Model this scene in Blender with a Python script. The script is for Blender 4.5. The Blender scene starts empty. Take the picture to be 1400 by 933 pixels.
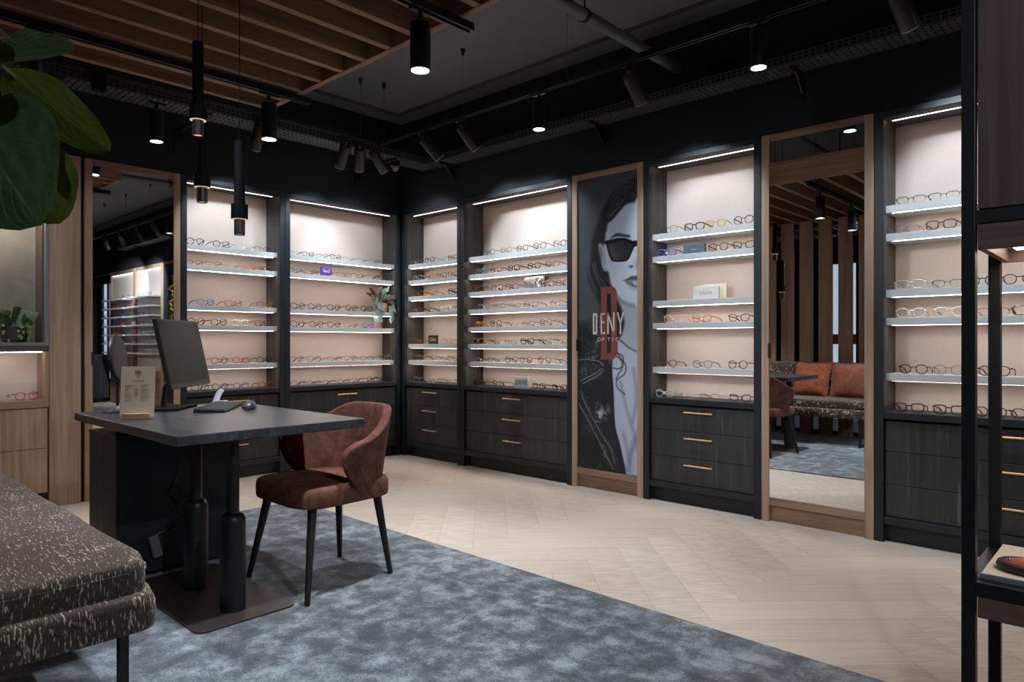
import bpy, bmesh, math, random
import numpy as np
from mathutils import Vector, Matrix
random.seed(7)
PI = math.pi
SC = bpy.context.scene
COL = SC.collection

# ------------------------------------------------------------------ helpers
class MB:
    def __init__(s):
        s.v = []; s.f = []; s.mi = []; s.cur = 0
    def add(s, vs, fs):
        o = len(s.v)
        s.v += [tuple(p) for p in vs]
        for f in fs:
            s.f.append([i + o for i in f]); s.mi.append(s.cur)
        return s
    def box(s, x0, x1, y0, y1, z0, z1):
        vs = [(x, y, z) for z in (z0, z1) for y in (y0, y1) for x in (x0, x1)]
        return s.add(vs, [(0, 2, 3, 1), (4, 5, 7, 6), (0, 1, 5, 4), (2, 6, 7, 3), (0, 4, 6, 2), (1, 3, 7, 5)])
    def obox(s, c, ax, ay, az):
        c = Vector(c); ax = Vector(ax); ay = Vector(ay); az = Vector(az)
        vs = [c + ax * i + ay * j + az * k for k in (-1, 1) for j in (-1, 1) for i in (-1, 1)]
        return s.add(vs, [(0, 2, 3, 1), (4, 5, 7, 6), (0, 1, 5, 4), (2, 6, 7, 3), (0, 4, 6, 2), (1, 3, 7, 5)])
    def cyl(s, p0, p1, r0, r1=None, n=20, cap0=True, cap1=True):
        r1 = r0 if r1 is None else r1
        p0 = Vector(p0); p1 = Vector(p1); d = (p1 - p0).normalized()
        a = d.orthogonal().normalized(); b = d.cross(a)
        vs = []
        for p, r in ((p0, r0), (p1, r1)):
            for i in range(n):
                t = 2 * PI * i / n
                vs.append(p + a * (math.cos(t) * r) + b * (math.sin(t) * r))
        fs = [(i, (i + 1) % n, n + (i + 1) % n, n + i) for i in range(n)]
        if cap0: fs.append(tuple(reversed(range(n))))
        if cap1: fs.append(tuple(range(n, 2 * n)))
        return s.add(vs, fs)
    def lathe(s, c, prof, n=28, axis=(0, 0, 1)):
        c = Vector(c); d = Vector(axis).normalized(); a = d.orthogonal().normalized(); b = d.cross(a)
        vs = []; fs = []
        for (r, h) in prof:
            for i in range(n):
                t = 2 * PI * i / n
                vs.append(c + d * h + a * (math.cos(t) * r) + b * (math.sin(t) * r))
        for k in range(len(prof) - 1):
            for i in range(n):
                fs.append((k * n + i, k * n + (i + 1) % n, (k + 1) * n + (i + 1) % n, (k + 1) * n + i))
        fs.append(tuple(reversed(range(n)))); fs.append(tuple(range((len(prof) - 1) * n, len(prof) * n)))
        return s.add(vs, fs)
    def tube(s, pts, r, n=8, closed=False, flat=1.0, up=(0, 0, 1)):
        """a tube along points; r number or list; flat squeezes the section along 'up'"""
        P = [Vector(p) for p in pts]; m = len(P)
        R = r if isinstance(r, (list, tuple)) else [r] * m
        vs = []; fs = []
        prev = None
        for i in range(m):
            if closed: t = P[(i + 1) % m] - P[i - 1]
            else: t = P[min(i + 1, m - 1)] - P[max(i - 1, 0)]
            if t.length < 1e-9: t = Vector((0, 0, 1))
            t.normalize()
            u = Vector(up) - t * t.dot(Vector(up))
            if u.length < 1e-3: u = t.orthogonal() if prev is None else prev - t * t.dot(prev)
            u.normalize(); prev = u
            w = t.cross(u)
            for k in range(n):
                a = 2 * PI * k / n
                vs.append(P[i] + u * (math.sin(a) * R[i] * flat) + w * (math.cos(a) * R[i]))
        rng = m if closed else m - 1
        for i in range(rng):
            j = (i + 1) % m
            for k in range(n):
                fs.append((i * n + k, i * n + (k + 1) % n, j * n + (k + 1) % n, j * n + k))
        if not closed:
            fs.append(tuple(reversed(range(n)))); fs.append(tuple(range((m - 1) * n, m * n)))
        return s.add(vs, fs)
    def prism(s, poly, d0, d1, frame):
        """poly: 2d points; frame(u, v, d) -> point"""
        n = len(poly)
        vs = [frame(u, v, d0) for u, v in poly] + [frame(u, v, d1) for u, v in poly]
        fs = [tuple(range(n)), tuple(reversed(range(n, 2 * n)))] + [(i, n + i, n + (i + 1) % n, (i + 1) % n) for i in range(n)]
        return s.add(vs, fs)
    def grid(s, fn, nu, nv, closeu=False):
        vs = [fn(i / (nu if closeu else nu - 1), j / (nv - 1)) for j in range(nv) for i in range(nu)]
        fs = []
        for j in range(nv - 1):
            for i in range(nu if closeu else nu - 1):
                k = (i + 1) % nu
                fs.append((j * nu + i, j * nu + k, (j + 1) * nu + k, (j + 1) * nu + i))
        return s.add(vs, fs)
    def mesh(s, name, mats, origin=(0, 0, 0), smooth=False, fix=True):
        me = bpy.data.meshes.new(name)
        ox, oy, oz = origin
        me.from_pydata([(x - ox, y - oy, z - oz) for x, y, z in s.v], [], s.f)
        if not isinstance(mats, (list, tuple)): mats = [mats]
        for m in mats: me.materials.append(m)
        if len(mats) > 1: me.polygons.foreach_set('material_index', s.mi)
        if fix:
            bm = bmesh.new(); bm.from_mesh(me); bmesh.ops.recalc_face_normals(bm, faces=bm.faces); bm.to_mesh(me); bm.free()
        if smooth:
            me.polygons.foreach_set('use_smooth', [True] * len(me.polygons))
            if smooth != 'all':
                me.set_sharp_from_angle(angle=math.radians(smooth if smooth is not True else 40))
        me.update()
        return me
    def build(s, name, mats, parent=None, smooth=False, bevel=0, label=None, fix=True, subsurf=0):
        org = world_loc(parent) if parent else (0, 0, 0)
        return link(name, s.mesh(name, mats, org, smooth, fix), parent, bevel, label, subsurf)

def world_loc(o):
    p = Vector((0, 0, 0))
    while o is not None:
        p += o.location; o = o.parent
    return p

def link(name, me, parent=None, bevel=0, label=None, subsurf=0):
    o = bpy.data.objects.new(name, me); COL.objects.link(o)
    if parent: o.parent = parent
    if bevel:
        b = o.modifiers.new('bevel', 'BEVEL'); b.width = bevel; b.segments = 2; b.limit_method = 'ANGLE'; b.angle_limit = math.radians(50)
    if subsurf:
        q = o.modifiers.new('sub', 'SUBSURF'); q.levels = subsurf; q.render_levels = subsurf
    if label: o['label'] = label
    return o

def tag(o, label, cat, group=None, kind=None):
    o['label'] = label; o['category'] = cat
    if group: o['group'] = group
    if kind: o['kind'] = kind
    return o

def thing(name, loc, label, cat, group=None):
    o = bpy.data.objects.new(name, None); COL.objects.link(o)
    o.location = loc; o.empty_display_size = .1
    return tag(o, label, cat, group)

def struct(o):
    o['kind'] = 'structure'; return o

def text_mesh(body, size, mat, thick=.0006, sx=1.0, align='CENTER', spacing=1.0, shear=0):
    cu = bpy.data.curves.new('txt', 'FONT'); cu.body = body; cu.size = size; cu.extrude = thick
    cu.align_x = align; cu.align_y = 'CENTER'; cu.space_character = spacing; cu.shear = shear; cu.resolution_u = 3
    ob = bpy.data.objects.new('txt', cu); COL.objects.link(ob)
    bpy.context.view_layer.update()
    me = bpy.data.meshes.new_from_object(ob.evaluated_get(bpy.context.evaluated_depsgraph_get()))
    bpy.data.objects.remove(ob); bpy.data.curves.remove(cu)
    me.materials.clear(); me.materials.append(mat)
    me.transform(Matrix.Diagonal((sx, 1, 1, 1)))
    return me

# ------------------------------------------------------------------ materials
def newmat(name):
    m = bpy.data.materials.new(name); m.use_nodes = True
    nt = m.node_tree; b = nt.nodes['Principled BSDF']
    return m, nt, b

def N(nt, typ, **kw):
    n = nt.nodes.new(typ)
    for k, v in kw.items(): setattr(n, k, v)
    return n

def rgba(c): return (c[0], c[1], c[2], 1)
def lin(r, g, b):
    f = lambda c: (c / 255 / 12.92) if c / 255 <= .04045 else ((c / 255 + .055) / 1.055) ** 2.4
    return (f(r), f(g), f(b))

def plain(name, col, rough=.5, metal=0, spec=.5, bump=0, bscale=200, var=0, coat=0):
    m, nt, b = newmat(name)
    b.inputs['Base Color'].default_value = rgba(col); b.inputs['Roughness'].default_value = rough
    b.inputs['Metallic'].default_value = metal; b.inputs['Specular IOR Level'].default_value = spec
    b.inputs['Coat Weight'].default_value = coat
    if bump or var:
        g = N(nt, 'ShaderNodeNewGeometry'); n = N(nt, 'ShaderNodeTexNoise'); n.inputs['Scale'].default_value = bscale; n.inputs['Detail'].default_value = 4
        nt.links.new(g.outputs['Position'], n.inputs['Vector'])
        if bump:
            bp = N(nt, 'ShaderNodeBump'); bp.inputs['Strength'].default_value = bump; bp.inputs['Distance'].default_value = .002
            nt.links.new(n.outputs['Fac'], bp.inputs['Height']); nt.links.new(bp.outputs['Normal'], b.inputs['Normal'])
        if var:
            r = N(nt, 'ShaderNodeValToRGB')
            r.color_ramp.elements[0].color = rgba([c * (1 - var) for c in col]); r.color_ramp.elements[1].color = rgba([min(1, c * (1 + var)) for c in col])
            r.color_ramp.elements[0].position = .3; r.color_ramp.elements[1].position = .7
            nt.links.new(n.outputs['Fac'], r.inputs['Fac']); nt.links.new(r.outputs['Color'], b.inputs['Base Color'])
    return m

def emit(name, col, strength):
    m, nt, b = newmat(name)
    b.inputs['Base Color'].default_value = rgba(col); b.inputs['Emission Color'].default_value = rgba(col); b.inputs['Emission Strength'].default_value = strength
    return m

def wood(name, c1, c2, axis='z', fine=38, rough=.5, bump=.15, spec=.4, streak=None):
    """straight-grained timber; axis is the grain direction"""
    m, nt, b = newmat(name)
    g = N(nt, 'ShaderNodeNewGeometry'); mp = N(nt, 'ShaderNodeMapping')
    sc = [fine, fine, fine]; sc['xyz'.index(axis)] = fine * .045
    mp.inputs['Scale'].default_value = sc
    nt.links.new(g.outputs['Position'], mp.inputs['Vector'])
    n1 = N(nt, 'ShaderNodeTexNoise'); n1.inputs['Scale'].default_value = 1.0; n1.inputs['Detail'].default_value = 6; n1.inputs['Roughness'].default_value = .65; n1.inputs['Distortion'].default_value = .6
    n2 = N(nt, 'ShaderNodeTexNoise'); n2.inputs['Scale'].default_value = .22; n2.inputs['Detail'].default_value = 2; n2.inputs['Distortion'].default_value = 1.2
    n3 = N(nt, 'ShaderNodeTexNoise'); n3.inputs['Scale'].default_value = 4.5; n3.inputs['Detail'].default_value = 2
    for n in (n1, n2, n3): nt.links.new(mp.outputs['Vector'], n.inputs['Vector'])
    mx = N(nt, 'ShaderNodeMix'); mx.data_type = 'FLOAT'; mx.inputs[0].default_value = .45
    nt.links.new(n1.outputs['Fac'], mx.inputs[2]); nt.links.new(n2.outputs['Fac'], mx.inputs[3])
    r = N(nt, 'ShaderNodeValToRGB'); e = r.color_ramp.elements
    e[0].position = .36; e[0].color = rgba(c1); e[1].position = .64; e[1].color = rgba(c2)
    nt.links.new(mx.outputs[0], r.inputs['Fac'])
    out = r.outputs['Color']
    if streak:
        r2 = N(nt, 'ShaderNodeValToRGB'); r2.color_ramp.elements[0].position = .58; r2.color_ramp.elements[1].position = .74
        r2.color_ramp.elements[0].color = (0, 0, 0, 1); r2.color_ramp.elements[1].color = (1, 1, 1, 1)
        nt.links.new(n1.outputs['Fac'], r2.inputs['Fac'])
        m2 = N(nt, 'ShaderNodeMix'); m2.data_type = 'RGBA'
        nt.links.new(r2.outputs['Color'], m2.inputs[0]); nt.links.new(out, m2.inputs[6]); m2.inputs[7].default_value = rgba(streak)
        out = m2.outputs[2]
    nt.links.new(out, b.inputs['Base Color'])
    bp = N(nt, 'ShaderNodeBump'); bp.inputs['Strength'].default_value = bump; bp.inputs['Distance'].default_value = .002
    nt.links.new(n3.outputs['Fac'], bp.inputs['Height']); nt.links.new(bp.outputs['Normal'], b.inputs['Normal'])
    b.inputs['Roughness'].default_value = rough; b.inputs['Specular IOR Level'].default_value = spec
    return m

def lensmat(name, tint, alpha):
    m, nt, b = newmat(name)
    out = nt.nodes['Material Output']
    tr = N(nt, 'ShaderNodeBsdfTransparent'); tr.inputs['Color'].default_value = rgba(tint)
    gl = N(nt, 'ShaderNodeBsdfGlossy'); gl.inputs['Roughness'].default_value = .03; gl.inputs['Color'].default_value = (.9, .9, .9, 1)
    mx = N(nt, 'ShaderNodeMixShader'); mx.inputs['Fac'].default_value = alpha
    nt.links.new(tr.outputs[0], mx.inputs[1]); nt.links.new(gl.outputs[0], mx.inputs[2]); nt.links.new(mx.outputs[0], out.inputs['Surface'])
    nt.nodes.remove(b)
    return m

DK1 = lin(30, 31, 33); DK2 = lin(47, 47, 48)
M = {}
M['frame'] = wood('charcoal_frame', lin(22, 27, 31), lin(31, 37, 42), 'z', 60, .45, .1)
M['frame_h'] = wood('charcoal_frame_h', lin(24, 29, 33), lin(36, 42, 47), 'x', 60, .45, .1)
M['frame_hy'] = wood('charcoal_frame_hy', lin(24, 29, 33), lin(36, 42, 47), 'y', 60, .45, .1)
M['dark'] = wood('charcoal_oak', lin(40, 40, 42), lin(58, 56, 56), 'z', 42, .5, .25, streak=lin(98, 95, 92))
M['darkin'] = wood('charcoal_oak_inner', lin(52, 48, 46), lin(76, 71, 67), 'z', 42, .5, .2, streak=lin(110, 105, 100))
M['plinth'] = plain('plinth_black', lin(24, 23, 23), .5)
M['oak'] = wood('oak', lin(144, 112, 90), lin(186, 152, 126), 'z', 40, .5, .12)
M['oakx'] = wood('oak_x', lin(128, 98, 77), lin(172, 137, 112), 'x', 40, .5, .12)
M['oaky'] = wood('oak_y', lin(128, 98, 77), lin(172, 137, 112), 'y', 40, .5, .12)
M['walnut_y'] = wood('ceiling_slat_wood', lin(120, 88, 68), lin(168, 130, 104), 'y', 34, .55, .1)
M['walnut_x'] = wood('ceiling_fascia_wood', lin(120, 88, 68), lin(168, 130, 104), 'x', 34, .55, .1)
M['walnut_z'] = wood('partition_wood', lin(124, 95, 75), lin(170, 133, 107), 'z', 30, .55, .1)
M['brown_z'] = wood('stand_wood', lin(84, 64, 55), lin(120, 96, 83), 'z', 34, .5, .1)
M['brown_x'] = wood('stand_wood_x', lin(84, 64, 55), lin(120, 96, 83), 'x', 34, .5, .1)
M['pink'] = plain('back_panel_blush', lin(224, 203, 190), .65, var=.03, bscale=120)
M['shelf'] = plain('shelf_white', lin(204, 204, 202), .45)
M['brass'] = plain('brass', lin(232, 190, 136), .42, metal=.75)
M['black'] = plain('black_metal', lin(22, 22, 23), .42, spec=.5, bump=.05, bscale=600)
M['blackm'] = plain('black_powdercoat', lin(14, 14, 14), .7, spec=.12)
M['spot'] = plain('spot_bronze_black', lin(64, 58, 54), .42, metal=.55)
M['wallp'] = plain('dark_wall_paint', lin(16, 22, 28), .75, var=.08, bscale=6)
M['ceil'] = plain('ceiling_grey', lin(114, 114, 116), .85, var=.04, bscale=3)
M['ceilb'] = plain('ceiling_beam_grey', lin(92, 92, 94), .85)
M['tray'] = plain('steel_tray_dark', lin(88, 88, 88), .45, metal=.4)
M['wire'] = plain('steel_wire', lin(120, 116, 110), .4, metal=.8)
M['mirror'] = plain('mirror_glass', (.93, .94, .94), .0, metal=1)
M['white'] = plain('white_card', lin(225, 225, 222), .6)
M['mrim'] = plain('spot_rim', lin(180, 190, 196), .3, metal=.3)
M['led'] = emit('warm_led', (1, .90, .83), 20)
M['led_top'] = emit('warm_led_top', (1, .84, .74), 5)
M['lens_on'] = emit('lamp_lens_on', (.86, .95, 1), 30)
M['led_niche'] = emit('niche_led', (1, .9, .78), 60)
M['lens_off'] = emit('lamp_lens_side', (.86, .95, 1), 6)
M['pend_glow'] = emit('pendant_glow', (1, .62, .42), .6)
M['concrete'] = plain('concrete_panel', lin(128, 122, 112), .8, var=.25, bscale=7, bump=.3)
M['greyframe'] = plain('sage_grey_frame', lin(118, 120, 112), .55)

# oak floor: colour per plank, grain along the plank through UV
m, nt, b = newmat('herringbone_oak')
uv = N(nt, 'ShaderNodeUVMap'); mp = N(nt, 'ShaderNodeMapping'); mp.inputs['Scale'].default_value = (.9, 30, 1)
n1 = N(nt, 'ShaderNodeTexNoise'); n1.inputs['Scale'].default_value = 1.6; n1.inputs['Detail'].default_value = 5; n1.inputs['Distortion'].default_value = .35
at = N(nt, 'ShaderNodeVertexColor', layer_name='plank')
r = N(nt, 'ShaderNodeValToRGB'); r.color_ramp.elements[0].position = .33; r.color_ramp.elements[1].position = .7
r.color_ramp.elements[0].color = rgba(lin(196, 180, 166)); r.color_ramp.elements[1].color = rgba(lin(220, 206, 194))
mx = N(nt, 'ShaderNodeMix'); mx.data_type = 'RGBA'; mx.blend_type = 'MULTIPLY'; mx.inputs[0].default_value = 1
nt.links.new(uv.outputs[0], mp.inputs[0]); nt.links.new(mp.outputs[0], n1.inputs['Vector']); nt.links.new(n1.outputs['Fac'], r.inputs['Fac'])
nt.links.new(r.outputs['Color'], mx.inputs[6]); nt.links.new(at.outputs['Color'], mx.inputs[7]); nt.links.new(mx.outputs[2], b.inputs['Base Color'])
b.inputs['Roughness'].default_value = .42; b.inputs['Specular IOR Level'].default_value = .35
M['floor'] = m
M['joint'] = plain('floor_joint', lin(160, 144, 130), .7)

# rug: crushed blue-grey pile
m, nt, b = newmat('rug_pile')
g = N(nt, 'ShaderNodeNewGeometry')
n1 = N(nt, 'ShaderNodeTexNoise'); n1.inputs['Scale'].default_value = 9.5; n1.inputs['Detail'].default_value = 6; n1.inputs['Roughness'].default_value = .66; n1.inputs['Distortion'].default_value = .15
n2 = N(nt, 'ShaderNodeTexNoise'); n2.inputs['Scale'].default_value = 190; n2.inputs['Detail'].default_value = 2
n3 = N(nt, 'ShaderNodeTexNoise'); n3.inputs['Scale'].default_value = 2.0; n3.inputs['Detail'].default_value = 2
for n in (n1, n2, n3): nt.links.new(g.outputs['Position'], n.inputs['Vector'])
a1 = N(nt, 'ShaderNodeMath', operation='MULTIPLY_ADD'); a1.inputs[1].default_value = .36; nt.links.new(n2.outputs['Fac'], a1.inputs[0]); nt.links.new(n1.outputs['Fac'], a1.inputs[2])
a2 = N(nt, 'ShaderNodeMath', operation='MULTIPLY_ADD'); a2.inputs[1].default_value = .25; nt.links.new(n3.outputs['Fac'], a2.inputs[0]); nt.links.new(a1.outputs[0], a2.inputs[2])
r = N(nt, 'ShaderNodeValToRGB'); e = r.color_ramp.elements
e[0].position = .68; e[0].color = rgba(lin(68, 73, 79)); e[1].position = .98; e[1].color = rgba(lin(150, 158, 165))
x = e.new(.80); x.color = rgba(lin(94, 101, 108))
nt.links.new(a2.outputs[0], r.inputs['Fac']); nt.links.new(r.outputs['Color'], b.inputs['Base Color'])
bp = N(nt, 'ShaderNodeBump'); bp.inputs['Strength'].default_value = .6; bp.inputs['Distance'].default_value = .004
nt.links.new(n2.outputs['Fac'], bp.inputs['Height']); nt.links.new(bp.outputs['Normal'], b.inputs['Normal'])
b.inputs['Roughness'].default_value = .95; b.inputs['Specular IOR Level'].default_value = .15; b.inputs['Sheen Weight'].default_value = .3
M['rug'] = m

def velvet(name, c1, c2, scale=14, sheen=.5):
    m, nt, b = newmat(name)
    g = N(nt, 'ShaderNodeNewGeometry')
    n1 = N(nt, 'ShaderNodeTexNoise'); n1.inputs['Scale'].default_value = scale; n1.inputs['Detail'].default_value = 6; n1.inputs['Roughness'].default_value = .7; n1.inputs['Distortion'].default_value = 1
    n2 = N(nt, 'ShaderNodeTexNoise'); n2.inputs['Scale'].default_value = 420; n2.inputs['Detail'].default_value = 2
    for n in (n1, n2): nt.links.new(g.outputs['Position'], n.inputs['Vector'])
    ad = N(nt, 'ShaderNodeMath', operation='MULTIPLY_ADD'); ad.inputs[1].default_value = .3
    nt.links.new(n2.outputs['Fac'], ad.inputs[0]); nt.links.new(n1.outputs['Fac'], ad.inputs[2])
    r = N(nt, 'ShaderNodeValToRGB'); e = r.color_ramp.elements; e[0].position = .48; e[1].position = .85; e[0].color = rgba(c1); e[1].color = rgba(c2)
    nt.links.new(ad.outputs[0], r.inputs['Fac']); nt.links.new(r.outputs['Color'], b.inputs['Base Color'])
    bp = N(nt, 'ShaderNodeBump'); bp.inputs['Strength'].default_value = .25; bp.inputs['Distance'].default_value = .001
    nt.links.new(n2.outputs['Fac'], bp.inputs['Height']); nt.links.new(bp.outputs['Normal'], b.inputs['Normal'])
    b.inputs['Roughness'].default_value = .9; b.inputs['Specular IOR Level'].default_value = .15
    b.inputs['Sheen Weight'].default_value = sheen; b.inputs['Sheen Roughness'].default_value = .4; b.inputs['Sheen Tint'].default_value = rgba(c2)
    return m
M['rust'] = velvet('rust_velvet', lin(78, 47, 41), lin(124, 81, 70))
M['cushion'] = velvet('terracotta_cushion', lin(120, 62, 42), lin(166, 96, 70))
M['cushion2'] = velvet('dusty_terracotta_cushion', lin(112, 64, 50), lin(150, 92, 76))

# woven sofa cloth with pale flecks
m, nt, b = newmat('flecked_sofa_cloth')
g = N(nt, 'ShaderNodeNewGeometry'); mp = N(nt, 'ShaderNodeMapping'); mp.inputs['Scale'].default_value = (46, 210, 40)
mp.inputs['Rotation'].default_value = (0, 0, 0)
nt.links.new(g.outputs['Position'], mp.inputs['Vector'])
n1 = N(nt, 'ShaderNodeTexNoise'); n1.inputs['Scale'].default_value = 1.0; n1.inputs['Detail'].default_value = 2; n1.inputs['Roughness'].default_value = .6
n2 = N(nt, 'ShaderNodeTexNoise'); n2.inputs['Scale'].default_value = 2.6; n2.inputs['Detail'].default_value = 3
n4 = N(nt, 'ShaderNodeTexNoise'); n4.inputs['Scale'].default_value = 9; n4.inputs['Detail'].default_value = 2
nt.links.new(mp.outputs[0], n1.inputs['Vector']); nt.links.new(mp.outputs[0], n2.inputs['Vector']); nt.links.new(g.outputs['Position'], n4.inputs['Vector'])
base = N(nt, 'ShaderNodeValToRGB'); base.color_ramp.elements[0].position = .35; base.color_ramp.elements[1].position = .65
base.color_ramp.elements[0].color = rgba(lin(50, 40, 34)); base.color_ramp.elements[1].color = rgba(lin(80, 67, 58)); nt.links.new(n2.outputs['Fac'], base.inputs['Fac'])
ad = N(nt, 'ShaderNodeMath', operation='MULTIPLY_ADD'); ad.inputs[1].default_value = .25; nt.links.new(n4.outputs['Fac'], ad.inputs[0]); nt.links.new(n1.outputs['Fac'], ad.inputs[2])
fl = N(nt, 'ShaderNodeValToRGB'); fl.color_ramp.elements[0].position = .712; fl.color_ramp.elements[1].position = .775; nt.links.new(ad.outputs[0], fl.inputs['Fac'])
mx = N(nt, 'ShaderNodeMix'); mx.data_type = 'RGBA'; nt.links.new(fl.outputs['Color'], mx.inputs[0]); nt.links.new(base.outputs['Color'], mx.inputs[6]); mx.inputs[7].default_value = rgba(lin(178, 162, 142))
nt.links.new(mx.outputs[2], b.inputs['Base Color'])
bp = N(nt, 'ShaderNodeBump'); bp.inputs['Strength'].default_value = .5; bp.inputs['Distance'].default_value = .002
nt.links.new(n2.outputs['Fac'], bp.inputs['Height']); nt.links.new(bp.outputs['Normal'], b.inputs['Normal'])
b.inputs['Roughness'].default_value = .9; b.inputs['Specular IOR Level'].default_value = .2; b.inputs['Sheen Weight'].default_value = .2
M['sofa'] = m

# ------------------------------------------------------------------ camera
cam = bpy.data.cameras.new('camera'); cam.sensor_width = 36; cam.lens = 938 / 1400 * 36; cam.shift_y = 2.0 / 1400
cam.clip_start = .05; cam.clip_end = 60
co = bpy.data.objects.new('camera', cam); COL.objects.link(co)
CAM = Vector((5.2855, -4.0796, 1.08)); FW = Vector((-.6842, .7294, 0)).normalized()
co.location = CAM; co.rotation_euler = FW.to_track_quat('-Z', 'Y').to_euler()
SC.camera = co
SC.view_settings.view_transform = 'Standard'; SC.view_settings.look = 'None'; SC.view_settings.gamma = 1; SC.view_settings.exposure = 0
SC.view_settings.use_curve_mapping = False
w = bpy.data.worlds.new('world'); SC.world = w; w.use_nodes = True
w.node_tree.nodes['Background'].inputs[0].default_value = (.5, .6, .8, 1); w.node_tree.nodes['Background'].inputs[1].default_value = .02
SC.cycles.max_bounces = 10; SC.cycles.transparent_max_bounces = 16; SC.cycles.caustics_reflective = False; SC.cycles.caustics_refractive = False
SC.cycles.sample_clamp_indirect = 4; SC.cycles.use_denoising = True

# ------------------------------------------------------------------ room shell
H = 3.2; XE = 10.2; YE = -8.2
def herringbone():
    mb = MB(); uvs = []; cols = []
    L, W = .95, .19; k = int(L / W)
    rot = lambda p: ((p[0] - p[1]) * .70711, (p[0] + p[1]) * .70711)
    rnd = random.Random(3)
    inside = lambda p: -1 < p[0] < XE + 1 and YE - 1 < p[1] < 1
    for i in range(-180, 181):
        for j in range(-30, 31):
            for o in (0, 1):
                # the classic herringbone lattice: every row steps by W on both axes, columns repeat every 2L along one axis
                bx = i * W + j * L; by = i * W - j * L
                if o == 0: q = [(bx, by), (bx + L, by), (bx + L, by + W), (bx, by + W)]
                else: q = [(bx, by + W), (bx + W, by + W), (bx + W, by + W + L), (bx, by + W + L)]
                c = rot((sum(p[0] for p in q) / 4, sum(p[1] for p in q) / 4))
                if not inside(c): continue
                g = .0008
                x0, y0 = q[0]; x1, y1 = q[2]
                q = [(x0 + g, y0 + g), (x1 - g, y0 + g), (x1 - g, y1 - g), (x0 + g, y1 - g)]
                pts = [rot(p) for p in q]
                n = len(mb.v)
                mb.v += [(p[0], p[1], 0) for p in pts]; mb.f.append([n, n + 1, n + 2, n + 3]); mb.mi.append(0)
                ou = rnd.random() * 40; ov = rnd.random() * 40
                uvs += [(ou, ov), (ou + L, ov), (ou + L, ov + W), (ou, ov + W)] if o == 0 else [(ou, ov), (ou, ov + W), (ou + L, ov + W), (ou + L, ov)]
                t = .89 + .11 * rnd.random(); wv = rnd.random() * .04
                cols += [(t, t - wv * .6, t - wv, 1)] * 4
    mb.cur = 1
    mb.box(-.3, XE, YE, .3, -.06, -.0012)
    me = mb.mesh('floor', [M['floor'], M['joint']], fix=False)
    ul = me.uv_layers.new(name='UVMap'); ca = me.color_attributes.new('plank', 'FLOAT_COLOR', 'CORNER')
    nl = len(me.loops); U = np.zeros((nl, 2)); Cc = np.ones((nl, 4))
    U[:len(uvs)] = uvs; Cc[:len(cols)] = cols
    ul.data.foreach_set('uv', U.ravel()); ca.data.foreach_set('color', Cc.ravel())
    bm = bmesh.new(); bm.from_mesh(me)
    for co_, no_ in (((-.3, 0, 0), (-1, 0, 0)), ((XE, 0, 0), (1, 0, 0)), ((0, YE, 0), (0, -1, 0)), ((0, .3, 0), (0, 1, 0))):
        bmesh.ops.bisect_plane(bm, geom=bm.verts[:] + bm.edges[:] + bm.faces[:], plane_co=co_, plane_no=no_, clear_outer=True)
    bm.to_mesh(me); bm.free()
    return me
fl = struct(link('floor', herringbone()))
struct(MB().box(-.3, XE, YE, .3, H, H + .1).build('ceiling', M['ceil']))
struct(MB().box(-.32, -.262, YE, .32, 0, H).build('wall_left', M['wallp']))
struct(MB().box(-.262, XE, .262, .32, 0, H).build('wall_right', M['wallp']))
struct(MB().box(-.262, -.006, YE, .262, 2.336, H).build('trim_1', M['wallp']))
struct(MB().box(-.006, XE, .006, .262, 2.336, H).build('trim_2', M['wallp']))
struct(MB().box(-.006, .17, YE, -.17, H - .03, H).build('trim_3', M['ceilb']))
struct(MB().box(-.006, XE, -.17, .006, H - .03, H).build('trim_4', M['ceilb']))
struct(MB().box(XE, XE + .06, YE, .32, 0, H).build('wall_far', M['wallp']))
struct(MB().box(-.3, XE, YE - .06, YE, 0, H).build('wall_back', M['wallp']))

rug = MB().box(1.045, 8.0, -6.0, -1.69, 0.0005, .009).build('rug', M['rug'], bevel=.003)
tag(rug, 'blue-grey mottled crushed-pile rug under the desk and chair', 'rug')

# ------------------------------------------------------------------ wall furniture; F maps (u along wall, d into wall, z)
class RW:   # right wall: u = x, depth = +y
    k = 'r'; h = 'frame_h'
    @staticmethod
    def box(mb, u0, u1, d0, d1, z0, z1): return mb.box(u0, u1, d0, d1, z0, z1)
    @staticmethod
    def p(u, d, z): return (u, d, z)
class LW:   # left wall: u = y, depth = -x
    k = 'l'; h = 'frame_hy'
    @staticmethod
    def box(mb, u0, u1, d0, d1, z0, z1): return mb.box(-d1, -d0, u0, u1, z0, z1)
    @staticmethod
    def p(u, d, z): return (-d, u, z)

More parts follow.
